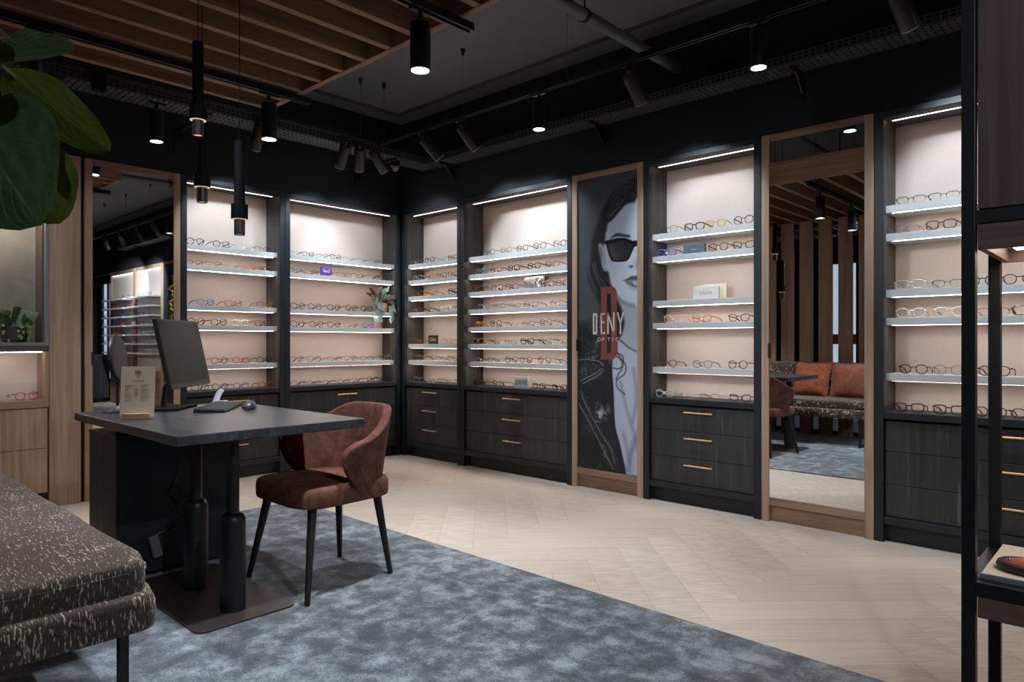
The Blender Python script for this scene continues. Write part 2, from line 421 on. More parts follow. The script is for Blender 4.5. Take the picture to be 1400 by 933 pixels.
SHZ = [1.825, 1.671, 1.518, 1.366, 1.213, 1.065, .911]
TOPZ = 2.333; WT = .705
def cabinet(Wl, u0, u1, shelves, label, seed=0, drawers=3, frame=None, inner=None):
    fr = M['frame'] if frame is None else frame
    frh = M[Wl.h] if frame is None else frame
    ind = M['darkin'] if inner is None else inner
    g = .0015; s = .045
    a, b_ = u0 + g, u1 - g
    t = thing('display_cabinet', Wl.p((u0 + u1) / 2, .12, 0), label, 'cabinet', 'built-in display cabinets along the walls')
    mb = MB()
    for (p, q) in ((a, a + s), (b_ - s, b_)): Wl.box(mb, p, q, 0, .03, 0, TOPZ)
    mb.build('stile', fr, t, bevel=.002)
    Wl.box(MB(), a + s, b_ - s, 0, .03, 2.297, TOPZ).build('top_rail', frh, t, bevel=.002)
    mb = MB()
    Wl.box(mb, a, a + s, .03, .235, 0, TOPZ); Wl.box(mb, b_ - s, b_, .03, .235, 0, TOPZ)
    mb.build('side_panel', ind, t)
    Wl.box(MB(), a + s, b_ - s, .03, .235, 2.297, TOPZ).build('top_panel', ind, t)
    Wl.box(MB(), a, b_, .238, .255, 0, TOPZ).build('back_panel', M['pink'], t)
    Wl.box(MB(), a + s + .02, b_ - s - .02, .088, .102, 2.2962, 2.2975).build('led_strip', M['led_top'], t)
    Wl.box(MB(), a + s, b_ - s, .004, .236, .668, WT).build('worktop', frh, t, bevel=.002)
    Wl.box(MB(), a + s, b_ - s, .004, .05, .098, .138).build('bottom_rail', frh, t, bevel=.002)
    Wl.box(MB(), a + s, b_ - s, .05, .06, 0, .098).build('plinth', M['plinth'], t)
    zz = [.141, .3145, .4915, .655]
    for i in range(3):
        o = Wl.box(MB(), a + s + .003, b_ - s - .003, .022, .05, zz[i] + .0015, zz[i + 1] - .0015).build('drawer', M['dark'], t)
        zc = zz[i + 1] - (.045 if i < 2 else .037); uc = (u0 + u1) / 2
        hb = MB(); hl = .1
        hb.cyl(Wl.p(uc - hl, -.008, zc), Wl.p(uc + hl, -.008, zc), .0055, n=10)
        for q in (-.078, .078): hb.cyl(Wl.p(uc + q, -.008, zc), Wl.p(uc + q, .023, zc), .004, n=8)
        hb.build('handle', M['brass'], o, smooth=True)
    for i in shelves:
        z = SHZ[i]
        o = Wl.box(MB(), a + s, b_ - s, .045, .237, z - .04, z).build('shelf', M['shelf'], t, bevel=.0015)
        Wl.box(MB(), a + s + .03, b_ - s - .03, .054, .069, z - .0406, z - .0395).build('led_strip', M['led'], o)
    return t
CABS = {
 'A': (RW, .004, .838, [0, 1, 2, 3, 5, 6], 'narrow charcoal display cabinet beside the inner room corner'),
 'B': (RW, .838, 2.076, [0, 1, 2, 3, 4, 5, 6], 'wide charcoal display cabinet left of the poster with seven shelves'),
 'D': (RW, 2.702, 3.535, [0, 1, 3, 4, 6], 'charcoal display cabinet between the poster and the tall mirror'),
 'F': (RW, 4.166, 5.402, [0, 1, 3, 4, 6], 'charcoal display cabinet right of the tall mirror behind the display stand'),
 'G': (LW, -2.045, -1.205, [0, 1, 3, 4, 6], 'charcoal display cabinet behind the computer monitor'),
 'H': (LW, -1.205, -.004, [0, 1, 3, 4, 6], 'charcoal display cabinet holding the potted trailing plant'),
}
for k, a in CABS.items(): cabinet(*a)

def framed(Wl, u0, u1, name, label, cat, fill, fillname, handle_u, hz):
    t = thing(name, Wl.p((u0 + u1) / 2, .02, 0), label, cat)
    s = .047; a, b_ = u0 + .002, u1 - .002
    hm = M['oakx'] if Wl is RW else M['oaky']
    mb = MB()
    Wl.box(mb, a, a + s, 0, .04, 0, TOPZ); Wl.box(mb, b_ - s, b_, 0, .04, 0, TOPZ)
    mb.build('stile', M['oak'], t, bevel=.0015)
    mb = MB(); Wl.box(mb, a + s, b_ - s, 0, .04, 2.29, TOPZ); Wl.box(mb, a + s, b_ - s, 0, .04, .1, .145)
    mb.build('rail', hm, t, bevel=.0015)
    Wl.box(MB(), a + s, b_ - s, .03, .045, 0, .1).build('plinth', hm, t)
    Wl.box(MB(), a, b_, .045, .06, 0, TOPZ).build('backing_board', M['plinth'], t)
    if fill is not None:
        mb = MB(); Wl.box(mb, a + s + .0015, b_ - s - .0015, .004, .03, .1465, 2.2885); mb.build(fillname, fill, t)
    Wl.box(MB(), handle_u - .007, handle_u + .007, -.006, .004, hz - .045, hz + .045).build('finger_pull', M['black'], t, bevel=.001)
    return t
framed(RW, 3.535, 4.166, 'mirror_door', 'tall oak-framed mirror reflecting the sofa and slatted canopy', 'mirror', M['mirror'], 'mirror_glass', 3.585, 1.03)
framed(LW, -2.672, -2.045, 'mirror_door', 'tall oak-framed mirror behind the menu card and round mirror', 'mirror', M['mirror'], 'mirror_glass', -2.625, .97)
poster = framed(RW, 2.076, 2.702, 'poster_door', 'oak-framed tall poster of a woman in dark sunglasses', 'poster', None, '', 2.128, 1.06)
neon = framed(RW, 5.402, 6.03, 'poster_door', 'oak-framed dark panel with a yellow looped line seen in the left mirror', 'poster', plain('deep_blue_print', lin(34, 44, 54), .5), 'print', 5.452, 1.03)
pts = [(5.6 + .09 * math.sin(q * 2.2) + .06 * math.sin(q * 5), -.006, 1.35 + q * .085) for q in [i * .25 for i in range(36)]]
MB().tube(pts, .016, 8).build('looped_line', plain('yellow_paint', lin(230, 190, 40), .5), neon, smooth=True)
struct(MB().box(-.2, -.03, -2.692, -2.6745, 0, TOPZ).build('trim_5', M['plinth']))

POLY = {'hair': [(0.547, 2.231), (0.464, 2.213), (0.387, 2.2), (0.326, 2.162), (0.264, 2.098), (0.21, 2.016), (0.173, 1.939), (0.145, 1.875), (0.127, 1.764), (0.118, 1.665), (0.096, 1.634), (0.101, 1.547), (0.123, 1.493), (0.166, 1.422), (0.208, 1.351), (0.224, 1.265), (0.397, 1.178), (0.436, 1.161), (0.417, 1.294), (0.377, 1.379), (0.347, 1.43), (0.547, 1.937)], 'face': [(0.547, 2.047), (0.497, 2.061), (0.464, 2.064), (0.421, 2.055), (0.391, 2.029), (0.361, 2.004), (0.317, 1.966), (0.282, 1.947), (0.268, 1.928), (0.264, 1.899), (0.253, 1.871), (0.248, 1.827), (0.237, 1.784), (0.241, 1.717), (0.246, 1.655), (0.281, 1.578), (0.294, 1.518), (0.316, 1.478), (0.357, 1.426), (0.397, 1.388), (0.446, 1.363), (0.495, 1.354), (0.553, 1.348)], 'neck': [(0.342, 1.439), (0.362, 1.379), (0.392, 1.32), (0.412, 1.244), (0.412, 1.194), (0.392, 1.136), (0.372, 1.098), (0.417, 1.053), (0.476, 1.028), (0.553, 1.008), (0.553, 1.359), (0.446, 1.376), (0.397, 1.399)], 'jaw_shadow': [(0.347, 1.432), (0.397, 1.385), (0.456, 1.359), (0.553, 1.345), (0.553, 1.322), (0.466, 1.338), (0.397, 1.361), (0.369, 1.386)], 'ear': [(0.19, 1.788), (0.205, 1.803), (0.228, 1.792), (0.241, 1.754), (0.246, 1.679), (0.246, 1.655), (0.27, 1.655), (0.27, 1.6), (0.25, 1.595), (0.229, 1.615), (0.215, 1.659), (0.206, 1.703)], 'ear_in': [(0.2, 1.772), (0.214, 1.775), (0.223, 1.741), (0.22, 1.682), (0.21, 1.668), (0.2, 1.713)], 'brow': [(0.295, 1.828), (0.321, 1.85), (0.354, 1.862), (0.404, 1.85), (0.455, 1.838), (0.468, 1.82), (0.43, 1.825), (0.369, 1.838), (0.33, 1.837)], 'lens': [(0.259, 1.809), (0.308, 1.821), (0.369, 1.824), (0.43, 1.815), (0.481, 1.794), (0.499, 1.758), (0.481, 1.717), (0.455, 1.673), (0.43, 1.656), (0.378, 1.655), (0.317, 1.663), (0.295, 1.686), (0.274, 1.736)], 'lens_in': [(0.282, 1.798), (0.326, 1.808), (0.378, 1.812), (0.43, 1.804), (0.468, 1.786), (0.479, 1.757), (0.464, 1.719), (0.44, 1.681), (0.417, 1.669), (0.369, 1.669), (0.328, 1.676), (0.308, 1.696), (0.29, 1.742)], 'bridge': [(0.241, 1.816), (0.308, 1.822), (0.369, 1.826), (0.43, 1.817), (0.481, 1.794), (0.547, 1.79), (0.547, 1.754), (0.514, 1.754), (0.493, 1.752), (0.43, 1.794), (0.369, 1.803), (0.282, 1.79), (0.246, 1.796)], 'nose': [(0.451, 1.614), (0.471, 1.624), (0.487, 1.619), (0.485, 1.608), (0.466, 1.605)], 'nose_r': [(0.514, 1.644), (0.538, 1.666), (0.553, 1.665), (0.553, 1.592), (0.524, 1.602), (0.509, 1.619)], 'lip_u': [(0.402, 1.521), (0.436, 1.53), (0.476, 1.548), (0.5, 1.545), (0.514, 1.549), (0.553, 1.544), (0.553, 1.512), (0.495, 1.517), (0.436, 1.516)], 'lip_l': [(0.417, 1.514), (0.436, 1.516), (0.495, 1.515), (0.553, 1.51), (0.553, 1.468), (0.514, 1.463), (0.476, 1.472), (0.441, 1.492)], 'teeth': [(0.485, 1.51), (0.533, 1.51), (0.553, 1.507), (0.553, 1.481), (0.514, 1.481), (0.49, 1.491)], 'lip_sh': [(0.446, 1.474), (0.495, 1.46), (0.553, 1.459), (0.553, 1.449), (0.495, 1.448)], 'shirt': [(0.362, 1.098), (0.397, 1.078), (0.446, 1.044), (0.495, 1.022), (0.553, 1.006), (0.553, 0.92), (0.306, 0.914), (0.326, 0.96), (0.355, 1.002), (0.357, 1.052)], 'shirt2': [(0.308, 0.977), (0.305, 0.871), (0.32, 0.728), (0.325, 0.566), (0.337, 0.462), (0.371, 0.361), (0.394, 0.269), (0.411, 0.186), (0.425, 0.103), (0.559, 0.121), (0.559, 0.98)], 'collar': [(0.362, 1.096), (0.397, 1.076), (0.446, 1.042), (0.495, 1.018), (0.553, 1.003), (0.553, 1.011), (0.5, 1.028), (0.446, 1.057), (0.407, 1.086), (0.377, 1.104)], 'lapel': [(0.297, 0.996), (0.293, 0.871), (0.312, 0.728), (0.317, 0.566), (0.328, 0.461), (0.362, 0.36), (0.385, 0.268), (0.403, 0.185), (0.416, 0.101), (0.43, 0.103), (0.423, 0.187), (0.401, 0.269), (0.376, 0.361), (0.342, 0.463), (0.33, 0.567), (0.323, 0.729), (0.312, 0.871), (0.314, 0.996)]}
LINES = {'strand': [[(0.36, 0.996), (0.394, 0.959), (0.428, 0.912), (0.416, 0.856), (0.371, 0.826), (0.346, 0.792), (0.36, 0.754), (0.388, 0.732), (0.419, 0.712)], [(0.337, 0.987), (0.383, 0.959), (0.4, 0.921), (0.371, 0.892), (0.32, 0.896)], [(0.348, 1.006), (0.405, 0.978), (0.396, 0.893), (0.371, 0.864), (0.344, 0.815)]], 'zip': [[(0.003, 0.628), (0.05, 0.566), (0.112, 0.482), (0.173, 0.39), (0.232, 0.298), (0.32, 0.169)], [(0.026, 0.714), (0.069, 0.627), (0.13, 0.533), (0.202, 0.431), (0.267, 0.35), (0.308, 0.297), (0.331, 0.214)], [(0.026, 0.792), (0.088, 0.821), (0.148, 0.847), (0.191, 0.873), (0.226, 0.888)], [(0.007, 0.947), (0.075, 0.956), (0.148, 0.95), (0.208, 0.936), (0.234, 0.908)], [(0.05, 0.775), (0.1, 0.801), (0.161, 0.828), (0.232, 0.874)]], 'hairhi': [[(0.489, 2.18), (0.43, 2.193), (0.369, 2.17), (0.326, 2.125), (0.29, 2.079)], [(0.447, 2.165), (0.387, 2.138), (0.343, 2.094), (0.299, 2.041)], [(0.413, 2.098), (0.369, 2.068), (0.326, 2.023), (0.282, 1.985)], [(0.489, 2.123), (0.493, 2.065)], [(0.514, 2.155), (0.51, 2.084)], [(0.387, 2.03), (0.343, 2.006), (0.308, 1.974)], [(0.139, 1.674), (0.171, 1.585), (0.224, 1.488), (0.255, 1.452)], [(0.234, 1.555), (0.265, 1.511), (0.296, 1.475)], [(0.107, 1.668), (0.139, 1.544), (0.192, 1.455)]], 'fold': [[(0.383, 0.798), (0.439, 0.593), (0.494, 0.448), (0.527, 0.321)], [(0.405, 0.43), (0.439, 0.33), (0.45, 0.237), (0.428, 0.159)], [(0.538, 0.48), (0.483, 0.363), (0.461, 0.239)], [(0.527, 0.414), (0.472, 0.296), (0.461, 0.173)], [(0.494, 0.895), (0.516, 0.691), (0.483, 0.522)]]}

GLASSES = {
'B': [[(1.13, 'p', 'gr'), (1.329, 'n', 'bk'), (1.51, 'p', 'bk'), (1.7, 'r', 'bk'), (1.903, 'p', 'bk')], [(1.022, 'p', 'gr'), (1.209, 'p', 'tb'), (1.412, 'w', 'db'), (1.638, 'w', 'db'), (1.829, 'q', 'db')], [(0.995, 'r', 'tb'), (1.226, 'p', 'db'), (1.387, 'w', 'tb'), (1.792, 'p', 'tb'), (1.925, 'q', 'db')], [(1.058, 'q', 'gr'), (1.243, 'm', 'bk'), (1.421, 'm', 'gd'), (1.606, 'q', 'bk'), (1.881, 'm', 'db')], [(1.031, 'w', 'am'), (1.209, 'r', 'bk'), (1.396, 'm', 'gd'), (1.575, 'm', 'bk'), (1.761, 'r', 'tb'), (1.918, 'n', 'bk')], [(0.995, 'w', 'gs'), (1.182, 'n', 'db'), (1.379, 'q', 'gr'), (1.567, 'w', 'bk'), (1.754, 'n', 'bk'), (1.91, 'n', 'gd')], [(1.022, 'm', 'tb'), (1.182, 'n', 'db'), (1.387, 'p', 'bk'), (1.551, 'r', 'db'), (1.746, 'r', 'db'), (1.918, 'n', 'bk')], [(0.995, 'w', 'tb'), (1.235, 'r', 'bk'), (1.685, 'w', 'tb'), (1.903, 'c', 'bk')]] ,
'A': [[(0.11, 'm', 'gr'), (0.347, 'r', 'db'), (0.493, 'p', 'cl'), (0.663, 'w', 'am')], [(0.165, 'p', 'gr'), (0.347, 'p', 'am'), (0.513, 'r', 'tb'), (0.663, 'p', 'tb')], [(0.187, 'w', 'tb'), (0.326, 'p', 'am'), (0.472, 'n', 'gd'), (0.673, 'w', 'db')], [(0.121, 'p', 'tb'), (0.241, 'q', 'bk'), (0.368, 'n', 'bk'), (0.523, 'p', 'cl'), (0.663, 'n', 'db')], None, [(0.176, 'n', 'gd'), (0.574, 'n', 'gr')], [(0.165, 'w', 'tb'), (0.347, 'n', 'gd'), (0.503, 'm', 'db'), (0.653, 'p', 'tb')], [(0.187, 'q', 'gr'), (0.368, 'p', 'cl'), (0.523, 'n', 'gd'), (0.663, 'n', 'cl')]] ,
'D': [[(2.862, 'n', 'bk'), (3.054, 'w', 'bk'), (3.205, 'p', 'yl'), (3.393, 'r', 'gn')], [(2.845, 'w', 'bl'), (3.225, 'p', 'bk'), (3.393, 'c', 'bk')], None, [], [(2.89, 'r', 'pk'), (3.107, 'c', 'am'), (3.364, 'c', 'bu')], None, [(2.856, 'p', 'tb'), (3.112, 'p', 'gr'), (3.354, 'r', 'db')], [(2.828, 'p', 'cl'), (2.984, 'm', 'cl'), (3.164, 'm', 'gd'), (3.373, 'c', 'bu')]] ,
'F': [[(4.33, 'm', 'bk'), (4.479, 'm', 'bk')], [(4.299, 'm', 'gr'), (4.469, 'w', 'tb')], None, [(4.323, 'w', 'cl'), (4.509, 'm', 'bk'), (4.658, 'p', 'bk'), (4.778, 'p', 'bk')], [(4.327, 'p', 'cl'), (4.506, 'p', 'cl'), (4.7, 'm', 'db'), (4.833, 'w', 'db')], None, [(4.341, 'p', 'db'), (4.502, 'n', 'db'), (4.697, 'p', 'db')], [(4.32, 'w', 'db'), (4.502, 'w', 'db'), (4.685, 'p', 'db'), (4.833, 'p', 'db')]] ,
'G': [[(-1.91, 'r', 'bk'), (-1.712, 'p', 'bk'), (-1.522, 'p', 'cl'), (-1.373, 'm', 'bk')], [(-1.849, 'm', 'bk'), (-1.701, 'm', 'db'), (-1.577, 'm', 'cl'), (-1.442, 'm', 'co'), (-1.316, 'm', 'gd')], None, [(-1.832, 'p', 'bl'), (-1.613, 'w', 'am'), (-1.354, 'p', 'am')], [(-1.904, 'r', 'db'), (-1.73, 'r', 'bk'), (-1.559, 'w', 'wh'), (-1.373, 'p', 'tb')], None, [(-1.724, 'r', 'bk'), (-1.553, 'r', 'rd'), (-1.354, 'r', 'bk')], [(-1.876, 'r', 'bk'), (-1.718, 'r', 'gn'), (-1.553, 'r', 'bl'), (-1.341, 'r', 'rd')]] ,
'H': [[(-1.036, 'm', 'gr'), (-0.91, 'p', 'bk'), (-0.765, 'm', 'bk'), (-0.638, 'p', 'bk'), (-0.507, 'm', 'gr'), (-0.364, 'm', 'bk'), (-0.233, 'm', 'bk'), (-0.097, 'm', 'bu')], [(-1.064, 'm', 'bu'), (-0.967, 'm', 'db'), (-0.874, 'm', 'tb'), (-0.6, 'm', 'tb'), (-0.452, 'm', 'db'), (-0.282, 'm', 'db'), (-0.089, 'r', 'bk')], None, [(-1.05, 'r', 'bk'), (-0.889, 'r', 'db'), (-0.699, 'r', 'bk'), (-0.515, 'r', 'bk'), (-0.348, 'r', 'bk')], [(-1.057, 'r', 'bk'), (-0.874, 'r', 'bk'), (-0.699, 'p', 'db'), (-0.523, 'n', 'gd'), (-0.331, 'p', 'bl')], None, [(-1.064, 'n', 'db'), (-0.896, 'n', 'db'), (-0.691, 'm', 'tb'), (-0.523, 'n', 'gd'), (-0.348, 'm', 'db'), (-0.089, 'r', 'gr')], [(-1.022, 'n', 'gd'), (-0.896, 'm', 'db'), (-0.765, 'm', 'db'), (-0.6, 'm', 'tb'), (-0.444, 'n', 'tb'), (-0.282, 'r', 'db'), (-0.089, 'r', 'bk')]] ,
}
# ------------------------------------------------------------------ the poster print (ink colours of a flat printed photograph)
def poster_print():
    U0, U1, Z0, Z1 = 2.1255, 2.6525, .1475, 2.2875
    nx, nz = 216, 876
    xs = np.linspace(U0, U1, nx); zs = np.linspace(Z0, Z1, nz)
    X, Z = np.meshgrid(xs - 2.124, zs)
    rng = np.random.default_rng(5)
    def noise(fx, fz, oct=3):
        out = np.zeros_like(X); amp = 1; tot = 0
        for o in range(oct):
            gx, gz = int(fx * 2 ** o) + 2, int(fz * 2 ** o) + 2
            G = rng.random((gz, gx))
            a = np.linspace(0, gx - 1.001, nx); b = np.linspace(0, gz - 1.001, nz)
            A, B = np.meshgrid(a, b); i = A.astype(int); j = B.astype(int); fa = A - i; fb = B - j
            fa = fa * fa * (3 - 2 * fa); fb = fb * fb * (3 - 2 * fb)
            i1 = np.minimum(i + 1, gx - 1); j1 = np.minimum(j + 1, gz - 1)
            out += amp * ((G[j, i] * (1 - fa) + G[j, i1] * fa) * (1 - fb) + (G[j1, i] * (1 - fa) + G[j1, i1] * fa) * fb)
            tot += amp; amp *= .5
        return out / tot
    def segdist(p):
        d = np.full(X.shape, 9.)
        for (ax, az), (bx, bz) in p:
            vx, vz = bx - ax, bz - az; L = vx * vx + vz * vz + 1e-12
            t = np.clip(((X - ax) * vx + (Z - az) * vz) / L, 0, 1)
            d = np.minimum(d, np.hypot(X - ax - t * vx, Z - az - t * vz))
        return d
    def mask(poly, soft):
        ins = np.zeros(X.shape, bool); n = len(poly)
        for i in range(n):
            (x0, z0), (x1, z1) = poly[i], poly[(i + 1) % n]
            if z0 == z1: continue
            c = ((z0 > Z) != (z1 > Z)) & (X < (x1 - x0) * (Z - z0) / (z1 - z0) + x0)
            ins ^= c
        d = segdist(list(zip(poly, poly[1:] + poly[:1])))
        sd = np.where(ins, d, -d)
        return np.clip(sd / soft * .5 + .5, 0, 1)
    img = np.zeros(X.shape + (3,))
    def lay(m, col):
        nonlocal img
        c = np.array(col) if not isinstance(col, np.ndarray) else col
        img = img * (1 - m[..., None]) + c * m[..., None]
    def grey(v): return np.stack([v * .97, v * 1.0, v * 1.06], -1)
    def smooth(p, closed, k=4):
        n = len(p); out = []
        g = (lambda i: p[i % n]) if closed else (lambda i: p[min(max(i, 0), n - 1)])
        for i in range(n if closed else n - 1):
            a, b, c, d = g(i - 1), g(i), g(i + 1), g(i + 2)
            for q in range(k):
                t = q / k
                out.append(tuple(.5 * (2 * b[m_] + (c[m_] - a[m_]) * t + (2 * a[m_] - 5 * b[m_] + 4 * c[m_] - d[m_]) * t * t + (3 * b[m_] - a[m_] - 3 * c[m_] + d[m_]) * t ** 3) for m_ in (0, 1)))
        if not closed: out.append(p[-1])
        return out
    P = {k: smooth(v, True, 3) for k, v in POLY.items()}
    LN = {k: [smooth(l, False, 5) for l in v] for k, v in LINES.items()}
    n1 = noise(4, 12); n2 = noise(14, 60); n3 = noise(40, 30)
    hs = np.clip((Z - .9) / 1.3, 0, 1)
    img = grey((62 + 16 * (1 - hs) + 8 * n1) / 255)
    # jacket
    jm = np.clip((1.27 - Z) / .1, 0, 1)
    leather = 30 + 16 * n1 + 100 * np.clip(np.abs(n2 - .5) * 5 - .25, 0, 1) * np.clip(noise(5, 14) - .42, 0, 1) * 4 * np.exp(-((X - .17) / .12) ** 2)
    lay(jm, grey(leather / 255))
    lay(mask(P['hair'], .02), grey((20 + 26 * n3 * n1) / 255))
    for l in LN['hairhi']:
        for q in range(7):
            ox, oz = rng.uniform(-.022, .022), rng.uniform(-.02, .02); wd = rng.uniform(.0012, .003); v = rng.uniform(60, 128)
            m_ = [(a + ox, b + oz) for a, b in l]
            d = segdist(list(zip(m_[:-1], m_[1:]))); lay(np.exp(-(d / wd) ** 2) * rng.uniform(.3, .65), grey(np.full(X.shape, v / 255)))
    lay(mask(P['neck'], .012), grey((146 + 24 * (X / .5) - 30 * np.clip((.3 - X) / .1, 0, 1)) / 255))
    lay(mask(P['jaw_shadow'], .02) * .6, grey(np.full(X.shape, 92 / 255)))
    lay(mask(P['ear'], .008), grey((150 + 20 * n1) / 255))
    lay(mask(P['ear_in'], .01) * .6, grey(np.full(X.shape, 70 / 255)))
    skin = 182 + 18 * np.clip((X - .25) / .25, 0, 1) - 46 * np.clip((.27 - X) / .07, 0, 1) * np.clip((1.8 - Z) / .2, 0, 1) + 6 * n1
    lay(mask(P['face'], .01), grey(skin / 255))
    lay(mask(P['nose_r'], .03) * .6, grey(np.full(X.shape, 110 / 255)))
    lay(mask(P['nose'], .006) * .8, grey(np.full(X.shape, 50 / 255)))
    lay(mask(P['brow'], .006) * .9, grey(np.full(X.shape, 44 / 255)))
    lay(mask(P['lip_sh'], .012) * .5, grey(np.full(X.shape, 120 / 255)))
    lay(mask(P['lip_u'], .005), grey(np.full(X.shape, 84 / 255)))
    lay(mask(P['lip_l'], .006), grey(np.full(X.shape, 116 / 255)))
    lay(mask(P['teeth'], .004) * .8, grey(np.full(X.shape, 196 / 255)))
    lay(mask(P['lens'], .003), grey(np.full(X.shape, 20 / 255)))
    li = 46 + 46 * np.clip((1.84 - Z) / .13, 0, 1) * np.clip((.42 - X) / .16, 0, 1)
    lay(mask(P['lens_in'], .003), grey(li / 255))
    lay(mask(P['bridge'], .003), grey(np.full(X.shape, 18 / 255)))
    sh = 168 + 12 * np.clip((X - .25) / .25, 0, 1) + 8 * n1
    shc = np.stack([sh * .96, sh * .98, sh * 1.08], -1) / 255
    lay(np.maximum(mask(P['shirt'], .006), mask(P['shirt2'], .008)), shc)
    lay(mask(P['collar'], .004) * .8, grey(np.full(X.shape, 80 / 255)))
    for l in LN['fold']:
        d = segdist(list(zip(l[:-1], l[1:]))); lay(np.exp(-(d / .016) ** 2) * .5, np.broadcast_to(np.array([118, 118, 140]) / 255, X.shape + (3,)).copy())
    lay(mask(P['lapel'], .006) * .9, grey(np.full(X.shape, 26 / 255)))
    for i, l in enumerate(LN['zip']):
        s = list(zip(l[:-1], l[1:])); d = segdist(s)
        lay(np.exp(-(d / .011) ** 2) * .7, grey(np.full(X.shape, 22 / 255)))
        dash = (np.sin(Z * 900 + X * 500) > -.2) * 1.0
        lay(np.exp(-(d / .0042) ** 2) * .9 * dash, grey(np.full(X.shape, 178 / 255)))
        d2 = segdist([((a[0] + .016, a[1]), (b[0] + .016, b[1])) for a, b in s]); lay(np.exp(-(d2 / .003) ** 2) * .6 * dash, grey(np.full(X.shape, 120 / 255)))
    for l in LN['strand']:
        d = segdist(list(zip(l[:-1], l[1:]))); lay(np.exp(-(d / .005) ** 2) * .85, grey(np.full(X.shape, 40 / 255)))
    img = np.clip(img, 0, 1)
    linr = np.where(img <= .04045, img / 12.92, ((img + .055) / 1.055) ** 2.4)
    mb = MB()
    mb.grid(lambda a, b: (U0 + (U1 - U0) * a, .012, Z0 + (Z1 - Z0) * b), nx, nz)
    m, nt, bs = newmat('poster_ink')
    at = N(nt, 'ShaderNodeVertexColor', layer_name='ink'); nt.links.new(at.outputs['Color'], bs.inputs['Base Color'])
    bs.inputs['Roughness'].default_value = .45; bs.inputs['Specular IOR Level'].default_value = .25
    o = mb.build('print', m, poster, fix=False)
    ca = o.data.color_attributes.new('ink', 'FLOAT_COLOR', 'POINT')
    ca.data.foreach_set('color', np.concatenate([linr.reshape(-1, 3), np.ones((nx * nz, 1))], 1).ravel())
    MB().box(U0, U1, .0125, .03, Z0, Z1).build('print_board', M['plinth'], poster)
    return o
poster_print()

# printed logo, as thin raised letters on the poster
PX = 2.124
def strokes(segs, wdt, d0, d1):
    mb = MB()
    for (x0, z0, x1, z1) in segs:
        a = Vector((x0, 0, z0)); b = Vector((x1, 0, z1)); t = (b - a).normalized(); nrm = Vector((-t.z, 0, t.x)) * wdt / 2
        q = [a + nrm, b + nrm, b - nrm, a - nrm]
        mb.prism([(p.x, p.z) for p in q], d0, d1, lambda u, v, d: (PX + u, d, v))
    return mb
def roundrect(x0, x1, z0, z1, rl, rr, n=8):
    pts = []
    for cx, cz, r, a0 in ((x1 - rr, z1 - rr, rr, 0), (x0 + rl, z1 - rl, rl, 90), (x0 + rl, z0 + rl, rl, 180), (x1 - rr, z0 + rr, rr, 270)):
        for i in range(n + 1):
            a = math.radians(a0 + 90 * i / n); pts.append((cx + r * math.cos(a), cz + r * math.sin(a)))
    return pts
def ring(outer, inner, d0, d1):
    mb = MB(); n = len(outer)
    f = lambda p, d: (PX + p[0], d, p[1])
    vs = [f(p, d0) for p in outer] + [f(p, d0) for p in inner] + [f(p, d1) for p in outer] + [f(p, d1) for p in inner]
    fs = []
    for i in range(n):
        j = (i + 1) % n
        fs += [(i, j, n + j, n + i), (2 * n + i, 3 * n + i, 3 * n + j, 2 * n + j), (i, 2 * n + i, 2 * n + j, j), (n + i, n + j, 3 * n + j, 3 * n + i)]
    return mb.add(vs, fs)
rustink = plain('rust_ink', lin(122, 58, 47), .5); cream = plain('cream_ink', lin(205, 199, 192), .5)
mb = ring(roundrect(.214, .352, .955, 1.483, .004, .05), roundrect(.266, .301, 1.003, 1.432, .006, .0165), .0112, .0119)
mb.box(PX + .206, PX + .2145, .01121, .01189, .956, .968); mb.box(PX + .206, PX + .2145, .01121, .01189, 1.470, 1.482)
mb.build('logo_initial', rustink, poster, label='tall rust-red initial letter')
t0, t1 = 1.14, 1.295
mb = ring(roundrect(.141, .180, t0, t1, .003, .012), roundrect(.154, .167, t0 + .018, t1 - .018, .002, .006), .0102, .0110)
a = strokes([(.2165, t0, .2165, t1), (.211, t1 - .008, .250, t1 - .008), (.211, (t0 + t1) / 2 + .01, .243, (t0 + t1) / 2 + .01), (.211, t0 + .008, .250, t0 + .008),
             (.276, t0, .276, t1), (.326, t0, .326, t1), (.276, t1 - .005, .326, t0 + .005),
             (.358, t1, .383, 1.215), (.408, t1, .383, 1.215), (.383, 1.225, .383, t0)], .0125, .0102, .0110)
a.add(mb.v, mb.f); a.build('logo_name', cream, poster, label='tall narrow cream lettering')
t0, t1 = 1.089, 1.115; xs = [.186, .228, .270, .318, .345]
a = MB()
def arc(cx, cz, rx, rz, a0, a1, n=14):
    p = [(cx + rx * math.cos(math.radians(a0 + (a1 - a0) * i / n)), cz + rz * math.sin(math.radians(a0 + (a1 - a0) * i / n))) for i in range(n + 1)]
    return [(*p[i], *p[i + 1]) for i in range(n)]
zc = (t0 + t1) / 2
sg = arc(xs[0] + .013, zc, .013, .013, 0, 360) + [(xs[1], t0, xs[1], t1), (xs[1], t1 - .001, xs[1] + .012, t1 - .001), (xs[1], zc - .001, xs[1] + .012, zc - .001), (xs[1] + .014, t1 - .002, xs[1] + .014, zc)]
sg += [(xs[2] + .001, t1 - .001, xs[2] + .024, t1 - .001), (xs[2] + .0125, t0, xs[2] + .0125, t1), (xs[3], t0, xs[3], t1)] + arc(xs[4] + .015, zc, .013, .013, 50, 310)
strokes(sg, .004, .0102, .0110).build('logo_subtitle', cream, poster, label='small widely spaced cream lettering')

